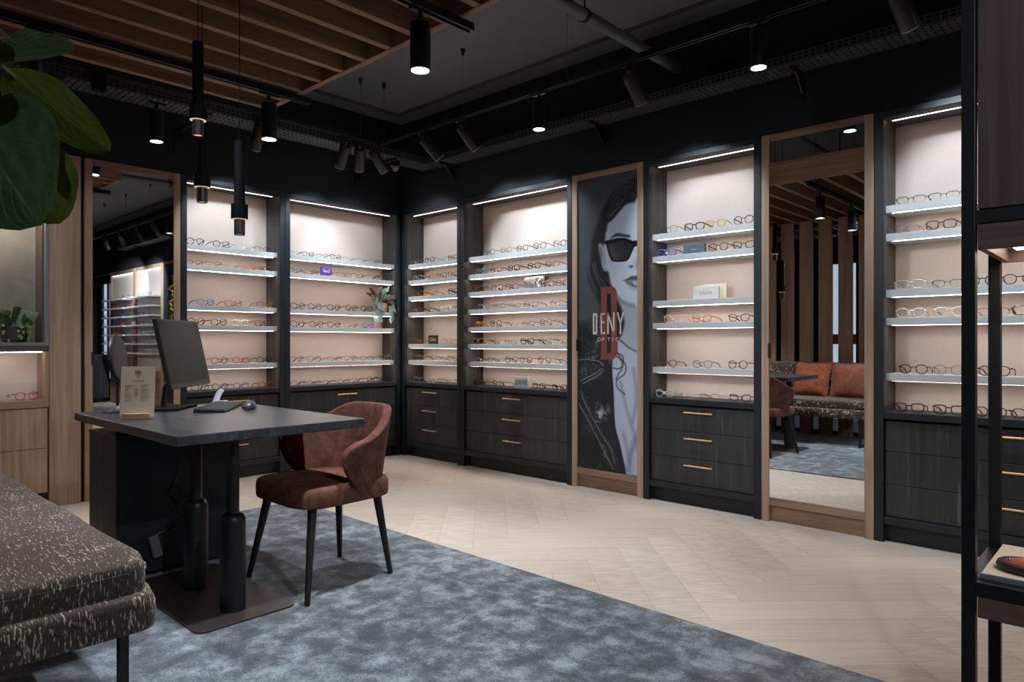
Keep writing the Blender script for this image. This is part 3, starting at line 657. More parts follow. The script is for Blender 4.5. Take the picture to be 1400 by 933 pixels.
# ------------------------------------------------------------------ eyewear
GC = {'bk': ('black', lin(20, 20, 22)), 'gr': ('grey', lin(110, 116, 120)), 'cl': ('clear', lin(206, 200, 196)), 'tb': ('brown tortoiseshell', lin(92, 48, 26)),
      'db': ('dark brown', lin(48, 28, 22)), 'am': ('amber', lin(176, 112, 46)), 'gd': ('thin gold', lin(150, 120, 84)), 'yl': ('yellow', lin(214, 168, 34)),
      'rd': ('red', lin(196, 40, 44)), 'bl': ('blue', lin(52, 92, 170)), 'co': ('coral', lin(226, 124, 84)), 'bu': ('burgundy', lin(74, 26, 34)),
      'gn': ('dark green', lin(44, 62, 50)), 'pk': ('pale peach', lin(216, 176, 146)), 'wh': ('white', lin(222, 216, 208)), 'gs': ('gold and navy', lin(120, 84, 48))}
GM = {k: plain('eyewear_' + v[0].replace(' ', '_'), v[1], .28, spec=.5, var=(.55 if k in ('tb', 'am', 'db') else 0), bscale=90) for k, v in GC.items()}
GM['gd'] = plain('eyewear_gold', lin(150, 116, 78), .3, metal=.8)
LENS = lensmat('clear_lens', (.97, .975, .975), .045)
LENSD = lensmat('navy_lens', (.10, .16, .30), .08)
TAGM = plain('price_tag_paper', lin(232, 226, 216), .6)
# style: (word, half width, half height, exponent, rim radius, taper)
ST = {'r': ('round', .0225, .0215, 2.0, .0021, 0), 'p': ('panto', .0235, .0200, 2.4, .0023, .25), 'w': ('bold square', .0250, .0185, 3.6, .0031, .18), 'q': ('square', .0250, .0185, 3.6, .0019, .15),
      'c': ('cat-eye', .0255, .0180, 2.8, .0026, .35), 'n': ('fine wire', .0232, .0210, 2.2, .0011, .1), 'm': ('slim half-rim', .0250, .0160, 3.2, .0013, .15)}
def gmeshes(s):
    word, a, h, ex, r, tp = ST[s]
    cx = a + .0095; zc = h + r
    def outline(k, n=26):
        o = []
        for i in range(n):
            t = 2 * PI * i / n; c, q = math.cos(t), math.sin(t)
            x = math.copysign(abs(c) ** (2 / ex), c) * a; z = math.copysign(abs(q) ** (2 / ex), q) * h
            x *= 1 - tp * .5 * (1 - (z / h)) * .5
            if s == 'c': z += .004 * (x / a) * (1 if z > 0 else .2)
            o.append((k * (cx + x), .0035 * (abs(x + cx) / .06) ** 2, zc + z))
        return o
    fr = MB(); le = MB()
    for k in (1, -1):
        o = outline(k)
        if s == 'm':
            top = [p for p in o if p[2] > zc - .003]; top.sort(key=lambda p: p[0]); fr.tube(top, r * 1.25, 6)
            fr.tube(o, r * .5, 5, closed=True)
        else: fr.tube(o, r, 6, closed=True)
        le.add([(p[0] * .99 + k * cx * .01, p[1] + .0003, p[2]) for p in o], [list(range(len(o)))])
    zb = zc + h * .38
    fr.tube([(-.0125, .0006, zb - .001), (-.006, -.001, zb + .002), (0, -.0015, zb + .003), (.006, -.001, zb + .002), (.0125, .0006, zb - .001)], max(r, .0014), 6)
    hx = cx + a + .004; hz = zc + h * .55
    for k in (1, -1): fr.tube([(k * (hx - .006), .003, hz - .001), (k * hx, .0045, hz), (k * (hx + .001), .008, hz)], max(r, .0016), 6)
    tm = []
    for k in (1, -1):
        mb = MB(); rr = max(r * .8, .0012)
        mb.tube([(k * (hx + .001), .008, hz), (k * (hx + .0015), .05, hz - .004), (k * (hx - .001), .090, hz - .009), (k * (hx - .004), .108, hz * .45), (k * (hx - .007), .128, rr * 1.6)], [rr, rr, rr, rr * 1.2, rr * 1.3], 6, flat=1.6)
        tm.append(mb.mesh('temple_' + s, LENS, smooth=True))
    tg = MB().box(-.016, -.002, .014, .0145, zc - .006, zc + .006).mesh('tag_' + s, TAGM)
    out = (fr.mesh('front_' + s, LENS, smooth=True), le.mesh('lens_' + s, LENS), tm, tg)
    for q in (out[0], out[1], *tm, tg): q.transform(Matrix.Scale(1.16, 4))
    return out
GMESH = {s: gmeshes(s) for s in ST}
def part(name, me, root, mat):
    o = bpy.data.objects.new(name, me); COL.objects.link(o); o.parent = root
    o.material_slots[0].link = 'OBJECT'; o.material_slots[0].material = mat
    return o
def lensmesh_split(s):
    me = GMESH[s][1]
    out = []
    for k in (0, 1):
        p = me.polygons[k]; vs = [me.vertices[i].co[:] for i in p.vertices]
        q = bpy.data.meshes.new('lens_%s' % s); q.from_pydata(vs, [], [list(range(len(vs)))]); q.materials.append(LENS); out.append(q)
    return out
LSPLIT = {s: lensmesh_split(s) for s in ST}
grnd = random.Random(11)
def eyeglasses(loc, rotz, s, c, label, group, tagged):
    t = thing('eyeglasses', loc, label, 'glasses', group); t.rotation_euler = (0, 0, rotz)
    mt = GM[c]
    part('frame_front', GMESH[s][0], t, mt)
    for q in LSPLIT[s]: part('lens', q, t, LENSD if c == 'gs' else LENS)
    for q in GMESH[s][2]: part('temple', q, t, mt)
    if tagged: part('price_tag', GMESH[s][3], t, TAGM)
    return t
BAYW = {'A': 'narrow corner bay', 'B': 'bay left of the poster', 'D': 'bay right of the poster', 'F': 'bay right of the mirror', 'G': 'bay behind the monitor', 'H': 'bay with the potted plant'}
ORD = ['first', 'second', 'third', 'fourth', 'fifth', 'sixth', 'seventh', 'eighth', 'ninth']
for bay, rows in GLASSES.items():
    Wl, u0, u1, shelves = CABS[bay][:4]
    lv = [SHZ[i] for i in shelves] + [WT]
    full = [z for z in SHZ] + [WT]
    live = [i for i, r_ in enumerate(rows) if full[i] in lv]
    for i in live:
        row = rows[i]
        if not row: continue
        us = [g[0] for g in row]; mn = .152
        for _ in range(60):     # keep neighbours from touching
            for k in range(len(us) - 1):
                d = us[k + 1] - us[k]
                if d < mn: us[k] -= (mn - d) / 2; us[k + 1] += (mn - d) / 2
            lo, hi = u0 + .047 + .08, u1 - .047 - .08
            us = [min(max(x, lo), hi) for x in us]
        gap = min([b_ - a_ for a_, b_ in zip(us, us[1:])] or [.2]); scl = min(1, gap / .151)
        k = live.index(i)
        sw = 'worktop' if i == 7 else ('top shelf' if k == 0 else ORD[k] + ' shelf')
        for j, (g, u) in enumerate(zip(row, us)):
            yaw = grnd.uniform(-.08, .08); d = .062 + grnd.uniform(0, .008) if len(row) < 8 else .064
            loc = Wl.p(u, d, full[i] + .0004)
            rz = yaw if Wl is RW else PI / 2 + yaw
            wd = GC[g[2]][0]
            w1 = ST[g[1]][0]
            kind = 'sunglasses' if g[2] == 'gs' else 'eyeglasses'
            lab = '%s %s %s %s from left, %s of %s' % (wd, w1, kind, ORD[j], sw, BAYW[bay])
            words = lab.split()
            if len(words) > 16: lab = '%s %s, %s from left, %s of %s' % (wd, kind, ORD[j], sw, BAYW[bay])
            eyeglasses(loc, rz, g[1], g[2], lab, 'eyeglasses on display shelves', grnd.random() < .42).scale = (scl,) * 3

# ------------------------------------------------------------------ little signs and blocks among the glasses
def sign(name, u0, u1, d0, d1, z0, z1, mat, label, Wl, txt=None, tsize=.03, tmat=None, sx=1.0, tz=None, shear=0, spacing=1.0, cat='sign'):
    t = thing(name, Wl.p((u0 + u1) / 2, (d0 + d1) / 2, z0), label, cat)
    Wl.box(MB(), u0, u1, d0, d1, z0 + .0004, z1).build('block', mat, t, bevel=.0015)
    if txt:
        me = text_mesh(txt, tsize, tmat, .0004, sx, spacing=spacing, shear=shear)
        o = bpy.data.objects.new('lettering', me); COL.objects.link(o); o.parent = t
        o.rotation_euler = (PI / 2, 0, 0) if Wl is RW else (PI / 2, 0, PI / 2)
        z = (z0 + z1) / 2 if tz is None else tz
        o.location = Vector(Wl.p((u0 + u1) / 2, d0 - .0006, z)) - t.location
    return t
ink = plain('dark_ink', lin(50, 54, 60), .6)
sign('name_block', 1.426, 1.575, .062, .085, WT, .798, plain('pale_blue_grey_card', lin(196, 203, 206), .5), 'pale grey block with dark capital lettering on the worktop left of poster', RW, 'LOEWE', .058, ink, .72)
sign('name_block', .282, .406, .10, .118, 1.065, 1.148, plain('black_card', lin(30, 30, 29), .5), 'small black card with gold script in the narrow corner bay', RW, 'Chloe', .05, M['brass'], .8, shear=.35)
sign('name_block', 2.955, 3.108, .10, .13, 1.671, 1.738, plain('teal_card', lin(52, 78, 88), .5), 'dark teal block on second shelf right of poster', RW, '-------', .016, M['white'], 1.0)
t = sign('name_block', 3.035, 3.215, .09, .11, 1.366, 1.449, plain('ribbed_white_card', lin(226, 224, 220), .6), 'white ribbed block with grey capitals on third shelf right of poster', RW, 'CAZAL', .032, plain('grey_ink', lin(150, 148, 146), .6), .95)
tb = RW.box(MB(), 3.045, 3.24, .150, .156, 1.3664, 1.468).build('backing_card', plain('cream_card', lin(228, 212, 190), .6), t)
sign('name_block', -.815, -.712, .08, .10, 1.671, 1.752, plain('purple_card', lin(92, 52, 150), .5), 'purple card with white lettering on second shelf of potted plant bay', LW, 'lool', .045, M['white'], .9)
# mirrored display stand with a chrome ring
t = thing('display_plaque', (1.562, .11, 1.518), 'silver plaque with chrome coil on third shelf left of poster', 'plaque')
MB().box(1.456, 1.672, .150, .160, 1.5184, 1.624).build('plate', plain('satin_silver', lin(190, 192, 190), .3, metal=.8), t, bevel=.001)
pts = [(1.47 + .0016 * i * 1.5, .135, 1.575 - .00012 * i * i * .25 + .006) for i in range(50)]
MB().tube(pts, .006, 8).build('band', M['wire'], t, smooth=True)
pts = [(1.628 + (.006 + .0012 * i) * math.cos(i * .55), .128, 1.566 + (.006 + .0012 * i) * math.sin(i * .55)) for i in range(28)]
MB().tube(pts, .0045, 8).build('coil', plain('chrome', (.8, .8, .8), .08, metal=1), t, smooth=True)
me = text_mesh('- - -', .03, ink, .0004); o = bpy.data.objects.new('lettering', me); COL.objects.link(o); o.parent = t
o.rotation_euler = (PI / 2, 0, 0); o.location = Vector((1.545, .1493, 1.606)) - t.location

# ------------------------------------------------------------------ slatted canopy, tracks, spotlights, pendants, trays
t = thing('slatted_canopy', (1.335, -2.03, 2.5), 'suspended oak slatted canopy hanging below the dark ceiling', 'canopy')
CX1, CY1 = 4.62, -5.6
for y in (-2.065, CY1): MB().box(1.335, CX1, y, y + .035, 2.5, 2.7).build('fascia', M['walnut_x'], t, bevel=.002)
for x in (1.335, CX1 - .04): MB().box(x, x + .04, CY1 + .035, -2.065, 2.5, 2.7).build('side_board', M['walnut_y'], t, bevel=.002)
for i in range(1, 16):
    x = 1.345 + .2055 * i
    MB().box(x - .02, x + .02, CY1 + .035, -2.065, 2.502, 2.675).build('slat', M['walnut_y'], t, bevel=.002)
for x in (1.6, 3.0, 4.4):
    for y in (-2.3, -5.2): MB().cyl((x + .05, y, 2.6), (x + .05, y, H), .003, n=6).build('hanger', M['black'], t)

def track(name, p0, p1, label, wires=(), z_hang=H, clips=()):
    t = thing(name, p0, label, 'track')
    p0 = Vector(p0); p1 = Vector(p1); d = (p1 - p0).normalized(); n = Vector((-d.y, d.x, 0)); L = (p1 - p0).length
    c = (p0 + p1) / 2
    mb = MB()
    mb.obox(c + Vector((0, 0, .012)), d * L / 2, n * .017, Vector((0, 0, .006)))
    for s in (-1, 1): mb.obox(c + n * s * .0145 + Vector((0, 0, -.004)), d * L / 2, n * .0025, Vector((0, 0, .012)))
    mb.build('rail', M['black'], t, bevel=.001)
    mb = MB()
    for s in (-1, 1): mb.obox(c + n * s * .0145 + Vector((0, 0, -.0172)), d * L / 2, n * .002, Vector((0, 0, .0012)))
    mb.build('contact_strip', M['wire'], t)
    for s in wires:
        q = p0 + d * s
        MB().cyl(q + Vector((0, 0, .018)), q + Vector((0, 0, H - z_hang + z_hang - q.z)), .0016, n=6).build('suspension_wire', M['wire'], t)
        MB().lathe((q.x, q.y, H - .045), [(.009, 0), (.013, .02), (.02, .045)], 14).build('ceiling_cup', M['black'], t, smooth=True)
    for s in clips:
        q = p0 + d * s
        MB().box(q.x - .006, q.x + .006, q.y - .006, q.y + .006, q.z + .018, 2.53).build('clip', M['wire'], t)
    return t
track('lighting_track', (.634, -.705, 2.722), (6.9, -.705, 2.722), 'long black lighting track along the poster wall', [.05, 1.0, 1.96, 2.9, 3.85, 4.8, 5.75])
track('lighting_track', (.634, -.745, 2.722), (.634, -5.4, 2.722), 'black lighting track along the left wall above the cable tray', [.15, 1.5, 3.0, 4.4])
track('lighting_track', (1.745, -2.0, 2.462), (1.745, -5.2, 2.462), 'left black lighting track under the slatted canopy', clips=[.3, 1.1, 2.0, 3.0])
track('lighting_track', (3.092, -2.0, 2.462), (3.092, -5.2, 2.462), 'right black lighting track under the slatted canopy', clips=[.14, 1.0, 2.0, 3.0])

def spotlight(x, y, ztrack, aim, label, lit, power=0, size=76, blend=.6, col=None, r=.042, ln=.19, axis='x'):
    """aim None = straight down, else a world point"""
    t = thing('track_spotlight', (x, y, ztrack - .02), label, 'spotlight', 'black track spotlights')
    zt = ztrack - .019
    mb = MB()
    if axis == 'x': mb.box(x - .05, x + .05, y - .014, y + .014, zt - .014, zt)
    else: mb.box(x - .014, x + .014, y - .05, y + .05, zt - .014, zt)
    mb.cyl((x, y, zt - .04), (x, y, zt - .012), .011, n=12)
    mb.build('adapter', M['black'], t, smooth=True)
    top = Vector((x, y, zt - (.045 if axis == 'x' else .058)))
    dr = Vector((0, 0, -1)) if aim is None else (Vector(aim) - top).normalized()
    MB().cyl(top + Vector((0, 0, .012)), top + dr * .02, .008, n=10).build('swivel', M['wire'], t, smooth=True)
    a = top + dr * .012; e = a + dr * ln
    if aim is None: a = top + dr * .0; e = a + dr * ln
    MB().lathe(a, [(r * .92, 0), (r, .006), (r, ln - .004), (r * .97, ln), (r * .86, ln), (r * .84, ln - .012)], 28, dr).build('body', M['spot'] if aim is not None else M['black'], t, smooth=True)
    if lit:
        MB().cyl(e - dr * .008, e - dr * .006, r * .85, n=24).build('lens', M['lens_on'] if aim is None else M['lens_off'], t)
        tor = [e + dr * .001 + (a_ * math.cos(q * PI / 14) + b_ * math.sin(q * PI / 14)) * r * .93 for a_, b_ in [(dr.orthogonal().normalized(), dr.cross(dr.orthogonal().normalized()))] for q in range(28)]
        MB().tube(tor, .0032, 6, closed=True).build('rim', M['mrim'], t, smooth=True)
    if power:
        ld = bpy.data.lights.new('beam', 'SPOT'); ld.energy = power; ld.spot_size = math.radians(size); ld.spot_blend = blend; ld.color = col or ((.90, .96, 1) if aim is None else (.74, .88, 1)); ld.shadow_soft_size = .03
        lo = bpy.data.objects.new('beam', ld); COL.objects.link(lo); lo.parent = t
        lo.location = e + dr * .012 - t.location; lo.rotation_euler = dr.to_track_quat('-Z', 'Y').to_euler()
    return t
PD = 80      # straight-down lamps
PW = 38      # wall-aimed lamps
# poster-wall track
spotlight(1.17, -.705, 2.722, (1.50, .12, 1.75), 'bronze-black spotlight tilted to the wall, first from the corner on the poster-wall track', True, PW)
spotlight(1.60, -.705, 2.722, (1.78, .12, 1.75), 'bronze-black spotlight tilted to the wall, second from the corner on the poster-wall track', True, PW * .75)
spotlight(2.361, -.705, 2.722, None, 'lit spotlight pointing straight down in front of the poster', True, PD * .8, 64)
spotlight(3.043, -.705, 2.722, (3.12, .12, 1.70), 'bronze-black tilted spotlight above the cabinet between poster and mirror', True, PW)
spotlight(3.825, -.705, 2.722, None, 'lit spotlight pointing straight down in front of the tall mirror', True, PD * .8, 64)
spotlight(4.44, -.705, 2.722, (4.66, .12, 1.70), 'bronze-black tilted spotlight near the display stand at the upper right', True, PW)
spotlight(5.05, -.705, 2.722, (5.12, .12, 1.45), 'bronze-black tilted spotlight seen in the left mirror, nearest the yellow looped line', True, PW * .8)
spotlight(5.75, -.705, 2.722, (6.5, .1, 1.7), 'bronze-black tilted spotlight seen in the left mirror, second of the row', True, PW * 2.4)
spotlight(6.4, -.705, 2.722, (7.6, .1, 1.6), 'bronze-black tilted spotlight seen in the left mirror, last of the row', True, PW * 2.8)
# left-wall track
spotlight(.634, -.79, 2.722, (.46, .15, 1.75), 'bronze-black spotlight tilted right, closest to the inner room corner', True, PW * .8, axis='y')
spotlight(.634, -.905, 2.722, (-.12, -.42, 1.70), 'bronze-black spotlight middle of the three hanging by the inner corner', True, PW * .7, axis='y')
spotlight(.634, -1.03, 2.722, (-.12, -.90, 1.75), 'bronze-black spotlight tilted left, leftmost of three by the inner corner', True, PW, axis='y')
spotlight(.634, -1.736, 2.722, (-.12, -1.64, 1.75), 'bronze-black tilted spotlight just behind the lit lamp at the canopy corner', True, PW, axis='y')
spotlight(.634, -2.438, 2.632, None, 'lit spotlight pointing straight down left of the hanging pendants', True, PD * .35, 70, axis='y')
spotlight(.634, -3.003, 2.65, None, 'dark spotlight half hidden behind the large green leaf', False, axis='y')
# canopy tracks
spotlight(1.745, -2.25, 2.462, None, 'lit black cylinder spotlight hanging under the left canopy corner', True, PD, 78, axis='y')
spotlight(1.745, -3.31, 2.462, None, 'black cylinder spotlight on the canopy track behind the plant leaf', True, PD, 78, axis='y')
spotlight(3.092, -2.29, 2.462, None, 'large lit black cylinder spotlight at the top centre below the canopy edge', True, PD * 1.35, 82, axis='y')
spotlight(3.092, -3.18, 2.462, None, 'black cylinder spotlight under the canopy, seen in the tall mirror', True, PD, 78, axis='y')

def pendant(x, y, zb, label):
    """zb = lower tip"""
    t = thing('pendant_lamp', (x, y, zb), label, 'pendant lamp', 'black tube pendants over the desk')
    k = .0215
    MB().lathe((x, y, zb), [(k * .8, .008), (k * .86, 0), (k, 0), (k, .064)], 26).build('lamp_tip', M['spot'], t, smooth=True)
    MB().lathe((x, y, zb + .064), [(k * .9, 0), (.033, 0), (.033, .06), (k, .0605)], 28).build('collar', M['blackm'], t, smooth=True)
    MB().lathe((x, y, zb + .1245), [(k, 0), (k, .255), (k * .95, .258), (.003, .2585)], 26).build('tube', M['blackm'], t, smooth=True)
    MB().cyl((x, y, zb + .38), (x, y, H), .0018, n=6).build('cable', M['blackm'], t)
    MB().cyl((x, y, zb + .004), (x, y, zb + .006), k * .8, n=20).build('lamp_glow', M['pend_glow'], t)
    MB().lathe((x, y, zb + .0625), [(k * 1.02, 0), (.0315, .0008), (.0315, .0014), (k * 1.02, .0014)], 24).build('collar_glow', M['pend_glow'], t)
pendant(2.43, -2.912, 1.925, 'black tube pendant hanging highest, leftmost of the three over the desk')
pendant(2.345, -2.86, 1.672, 'black tube pendant of middle height, hanging just behind the highest one')
pendant(2.552, -2.795, 1.52, 'black tube pendant hanging lowest, rightmost of the three over the desk')

def tray(x0, x1, y0, y1, z, along, label, brackets):
    t = thing('cable_tray', (x0 if along == 'x' else (x0 + x1) / 2, y0 if along == 'y' else (y0 + y1) / 2, z), label, 'cable tray')
    mb = MB(); p = .035
    if along == 'x':
        L = x1 - x0; n = int(L / p)
        for yy in (y0, y1 - .0015):
            mb.box(x0, x1, yy, yy + .0015, z, z + .014); mb.box(x0, x1, yy, yy + .0015, z + .028, z + .036); mb.box(x0, x1, yy, yy + .0015, z + .05, z + .058)
            for i in range(n): mb.box(x0 + i * p, x0 + i * p + .012, yy, yy + .0015, z + .014, z + .05)
        for i in range(n): mb.box(x0 + i * p, x0 + i * p + .022, y0, y1, z, z + .0015)
        for i in range(5): q = y0 + (y1 - y0) * i / 4; mb.box(x0, x1, q - .012 if i else q, q + .012 if i < 4 else q, z + .0003, z + .0017)
    else:
        L = y1 - y0; n = int(L / p)
        for xx in (x0, x1 - .0015):
            mb.box(xx, xx + .0015, y0, y1, z, z + .014); mb.box(xx, xx + .0015, y0, y1, z + .028, z + .036); mb.box(xx, xx + .0015, y0, y1, z + .05, z + .058)
            for i in range(n): mb.box(xx, xx + .0015, y0 + i * p, y0 + i * p + .012, z + .014, z + .05)
        for i in range(n): mb.box(x0, x1, y0 + i * p, y0 + i * p + .022, z, z + .0015)
        for i in range(5): q = x0 + (x1 - x0) * i / 4; mb.box(q - .012 if i else q, q + .012 if i < 4 else q, y0, y1, z + .0003, z + .0017)
    mb.build('perforated_channel', M['tray'], t)
    for s in brackets:
        b = MB()
        if along == 'x':
            b.box(s - .018, s + .018, .0, .0062, z - .16, z - .001); b.box(s - .012, s + .012, y0 + .02, 0, z - .02, z - .001)
            b.add([(s - .003, 0, z - .12), (s - .003, 0, z - .02), (s - .003, y0 + .08, z - .02), (s + .003, 0, z - .12), (s + .003, 0, z - .02), (s + .003, y0 + .08, z - .02)], [(0, 1, 2), (3, 5, 4), (0, 3, 4, 1), (1, 4, 5, 2), (0, 2, 5, 3)])
        else:
            b.box(-.006, .002, s - .018, s + .018, z - .16, z - .001); b.box(.002, x1 - .02, s - .014, s + .014, z - .022, z - .001)
            b.box(.05, .075, s - .014, s + .014, z - .10, z - .02)
        b.build('wall_bracket', M['black'], t)
    return t
tray(.5895, 7.6, -.178, -.008, 2.655, 'x', 'dark perforated cable tray along the poster wall', [.75, 2.36, 3.78, 5.3, 6.8])
tray(.372, .589, -6.0, -.02, 2.655, 'y', 'grey perforated cable tray along the left wall above the cabinets', [-.5, -2.07, -3.6, -5.0])
t = thing('ceiling_pipe', (2.97, -.01, 2.9), 'round grey pipe running below the ceiling towards the poster wall', 'pipe')
MB().cyl((2.97, -7.5, 2.9), (2.97, .01, 2.9), .034, n=20).build('pipe', plain('grey_pipe', lin(96, 96, 98), .55), t, smooth=True)
for y in (-1.02, -3.2, -5.4):
    mb = MB(); mb.cyl((2.97, y - .012, 2.9), (2.97, y + .012, 2.9), .04, n=20); mb.cyl((2.97, y, 2.94), (2.97, y, H), .006, n=8)
    mb.build('pipe_clamp', M['black'], t, smooth=True)
t = thing('security_camera', (.46, -.42, 2.655), 'small dome camera hanging under the cable tray by the corner', 'camera')
MB().lathe((.46, -.42, 2.60), [(.03, 0), (.042, .012), (.045, .054)], 22).build('housing', M['black'], t, smooth=True)
MB().lathe((.46, -.42, 2.567), [(.004, 0), (.02, .005), (.03, .018), (.033, .034)], 22).build('dome', plain('glossy_dome', lin(120, 108, 92), .12), t, smooth=True)
t = thing('junction_box', (3.33, -.1, 2.713), 'dark junction box sitting on the poster-wall cable tray', 'junction box')
MB().box(3.27, 3.39, -.16, -.05, 2.714, 2.80).build('box', M['blackm'], t, bevel=.006)
MB().tube([(3.39, -.1, 2.76), (3.44, -.1, 2.78), (3.49, -.1, 2.73), (3.55, -.1, 2.72)], .008, 8).build('cable', M['black'], t, smooth=True)
t = thing('connector_box', (.60, -2.765, 2.62), 'small dark connector box hanging from the left-wall track behind the leaf', 'box')
MB().box(.605, .665, -2.80, -2.73, 2.60, 2.7046).build('box', M['blackm'], t, bevel=.004)

# ------------------------------------------------------------------ desk and what stands on it
DZ = .75
t = thing('desk', (2.17, -2.75, 0), 'dark-stained oak desk on black lifting columns', 'desk')
MB().box(1.56, 2.784, -3.13, -2.343, .713, DZ).build('desktop', wood('desk_charcoal_oak', lin(34, 36, 40), lin(60, 62, 66), 'x', 36, .28, .3, streak=lin(88, 88, 90)), t, bevel=.003)
b = MB(); b.prism(roundrect(1.97, 2.74, -3.04, -2.64, .04, .04), 0, .008, lambda u, v, d: (u, v, .0095 + d)); b.build('base_plate', plain('bronze_black_plate', lin(66, 58, 54), .42, metal=.3), t, bevel=.002)
for x, y in ((2.60, -2.845), (2.245, -2.845)):
    o = MB().lathe((x, y, .017), [(.049, 0), (.049, .345), (.047, .362), (.041, .375), (.03, .383)], 32).build('column', M['black'], t, smooth=True)
    MB().cyl((x, y, .39), (x, y, .70), .0245, n=28).build('inner_tube', M['black'], o, smooth=True)
MB().box(2.0, 2.68, -2.90, -2.79, .695, .713).build('support_beam', M['black'], t)
t = thing('pedestal_cabinet', (1.736, -2.80, 0), 'dark oak pedestal cabinet standing under the left end of the desk', 'cabinet')
b = MB(); b.box(1.546, 1.926, -3.064, -2.536, .03, .648); b.build('carcass', M['dark'], t, bevel=.002)
MB().box(1.544, 1.93, -3.066, -2.534, .648, .664).build('top', M['frame_h'], t, bevel=.002)
MB().box(1.57, 1.90, -3.03, -2.56, .0095, .03).build('plinth', M['plinth'], t)
b = MB(); b.box(1.70, 1.78, -3.0, -2.92, .664, .713); b.build('desk_spacer', M['black'], t)
MB().box(1.9262, 1.930, -3.05, -2.55, .04, .64).build('rear_panel', plain('blue_black_panel', lin(28, 35, 41), .5), t)
b = MB()
b.tube([(1.94, -2.80, .70), (1.95, -2.80, .55), (1.945, -2.81, .45), (1.96, -2.86, .38), (1.95, -2.80, .34), (1.96, -2.84, .30), (1.95, -2.78, .27), (1.955, -2.83, .22), (1.95, -2.90, .2)], .004, 8)
b.tube([(1.94, -2.70, .70), (1.95, -2.71, .5), (1.95, -2.76, .35), (1.96, -2.83, .33), (1.95, -2.86, .40), (1.96, -2.80, .42), (1.95, -2.78, .30)], .0035, 8)
tag(b.build('desk_cable', M['black'], None, smooth=True), 'black looped cables hanging behind the desk columns', 'cable')
t = thing('power_adapter', (1.955, -2.90, .19), 'small grey power brick hanging by the cables under the desk', 'adapter')
MB().obox((1.956, -2.91, .15), (.004, .018, .006), (.014, 0, 0), (0, -.012, .05)).build('brick', plain('adapter_grey', lin(110, 114, 116), .5), t, bevel=.004)

# monitor: screen leans back, seen nearly edge-on
t = thing('computer_monitor', (1.70, -2.755, DZ), 'dark flat computer monitor turned side-on on the desk', 'monitor')
dv = Vector((-.74, .6726, 0)); nv = Vector((.6726, .74, 0)); up = Vector((0, 0, 1))
upt = (up * .955 - nv * .20).normalized(); nt_ = dv.cross(upt).normalized()
if nt_.dot(nv) < 0: nt_ = -nt_
mc = Vector((1.765, -2.712, 1.025))
hw, hh = .25, .168
b = MB(); b.obox(mc, dv * hw, upt * hh, nt_ * .011); b.obox(mc - nt_ * .02, dv * (hw * .75), upt * (hh * .8), nt_ * .012); b.build('casing', plain('monitor_casing', lin(26, 26, 27), .4), t, bevel=.003)
MB().obox(mc + nt_ * .0115 + upt * .008, dv * (hw - .006), upt * (hh - .016), nt_ * .0008).build('screen', plain('dark_screen', lin(56, 50, 46), .6, spec=.15), t)
MB().obox(mc + nt_ * .0118 - upt * (hh - .007), dv * (hw - .004), upt * .0015, nt_ * .001).build('bezel_strip', plain('bezel_grey', lin(84, 82, 80), .3), t)
bc = Vector((1.70, -2.755, DZ + .005))
MB().obox(bc, dv * .13, nv * .09, up * .005).build('stand_base', M['blackm'], t, bevel=.003)
b = MB(); b.tube([bc + up * .004 - nv * .03, bc - nv * .02 + up * .10, mc - nt_ * .045 - up * .06, mc - nt_ * .03], [.026, .024, .022, .02], 12, flat=.5, up=(.67, .74, 0)); b.build('stand_neck', plain('neck_grey', lin(70, 66, 60), .4), t, smooth=True)
o = MB().obox(bc + dv * -.02 + nv * .045 + up * .085, dv * .007, nv * .0015, up * .012).build('yellow_sticker', plain('yellow_sticker', lin(226, 204, 40), .5), t)

def onkb(a, b_, h): return kc + kd * a + kn * b_ + up * h
kd = Vector((-.80, .60, 0)); kn = Vector((.60, .80, 0)); kc = Vector((1.875, -2.575, DZ))
t = thing('keyboard', kc, 'dark slim keyboard lying on the desk before the monitor', 'keyboard')
b = MB(); q = [onkb(a, c, h) for h0, h1 in ((.0005, .0005),) for (a, c, h) in [(-.215, -.07, .0006), (.215, -.07, .0006), (.215, .07, .0006), (-.215, .07, .0006), (-.215, -.07, .019), (.215, -.07, .019), (.215, .07, .010), (-.215, .07, .010)]]
b.add(q, [(0, 3, 2, 1), (4, 5, 6, 7), (0, 1, 5, 4), (1, 2, 6, 5), (2, 3, 7, 6), (3, 0, 4, 7)]); b.build('body', plain('keyboard_black', lin(40, 41, 43), .5), t, bevel=.002)
b = MB()
for r_ in range(6):
    n = 18 if r_ < 5 else 9
    for i in range(n):
        wd = .43 / n; a = -.215 + wd * (i + .5) + 0; c = -.058 + .0225 * r_; hb = .0195 - (c + .07) * .0643
        b.obox(onkb(a * .97, c, hb + .0012), kd * (wd * .40), kn * .0088, up * .0016)
b.build('keys', plain('key_black', lin(54, 56, 59), .55), t)
t = thing('computer_mouse', (2.012, -2.492, DZ), 'dark wireless mouse on the desk right of the keyboard', 'mouse')
def mouse(u, v):
    a = 2 * PI * u; r_ = math.sin(v * PI / 2) ; hgt = math.cos(v * PI / 2)
    x = math.cos(a) * r_ * .033 * (1 - .12 * math.sin(a)); y = math.sin(a) * r_ * .056
    p = Vector((2.012, -2.492, DZ + .0005)) + kn * x * 1 + kd * y + up * (.006 + .034 * (hgt ** .7) * (1 + .25 * math.sin(a) * r_))
    return tuple(p)
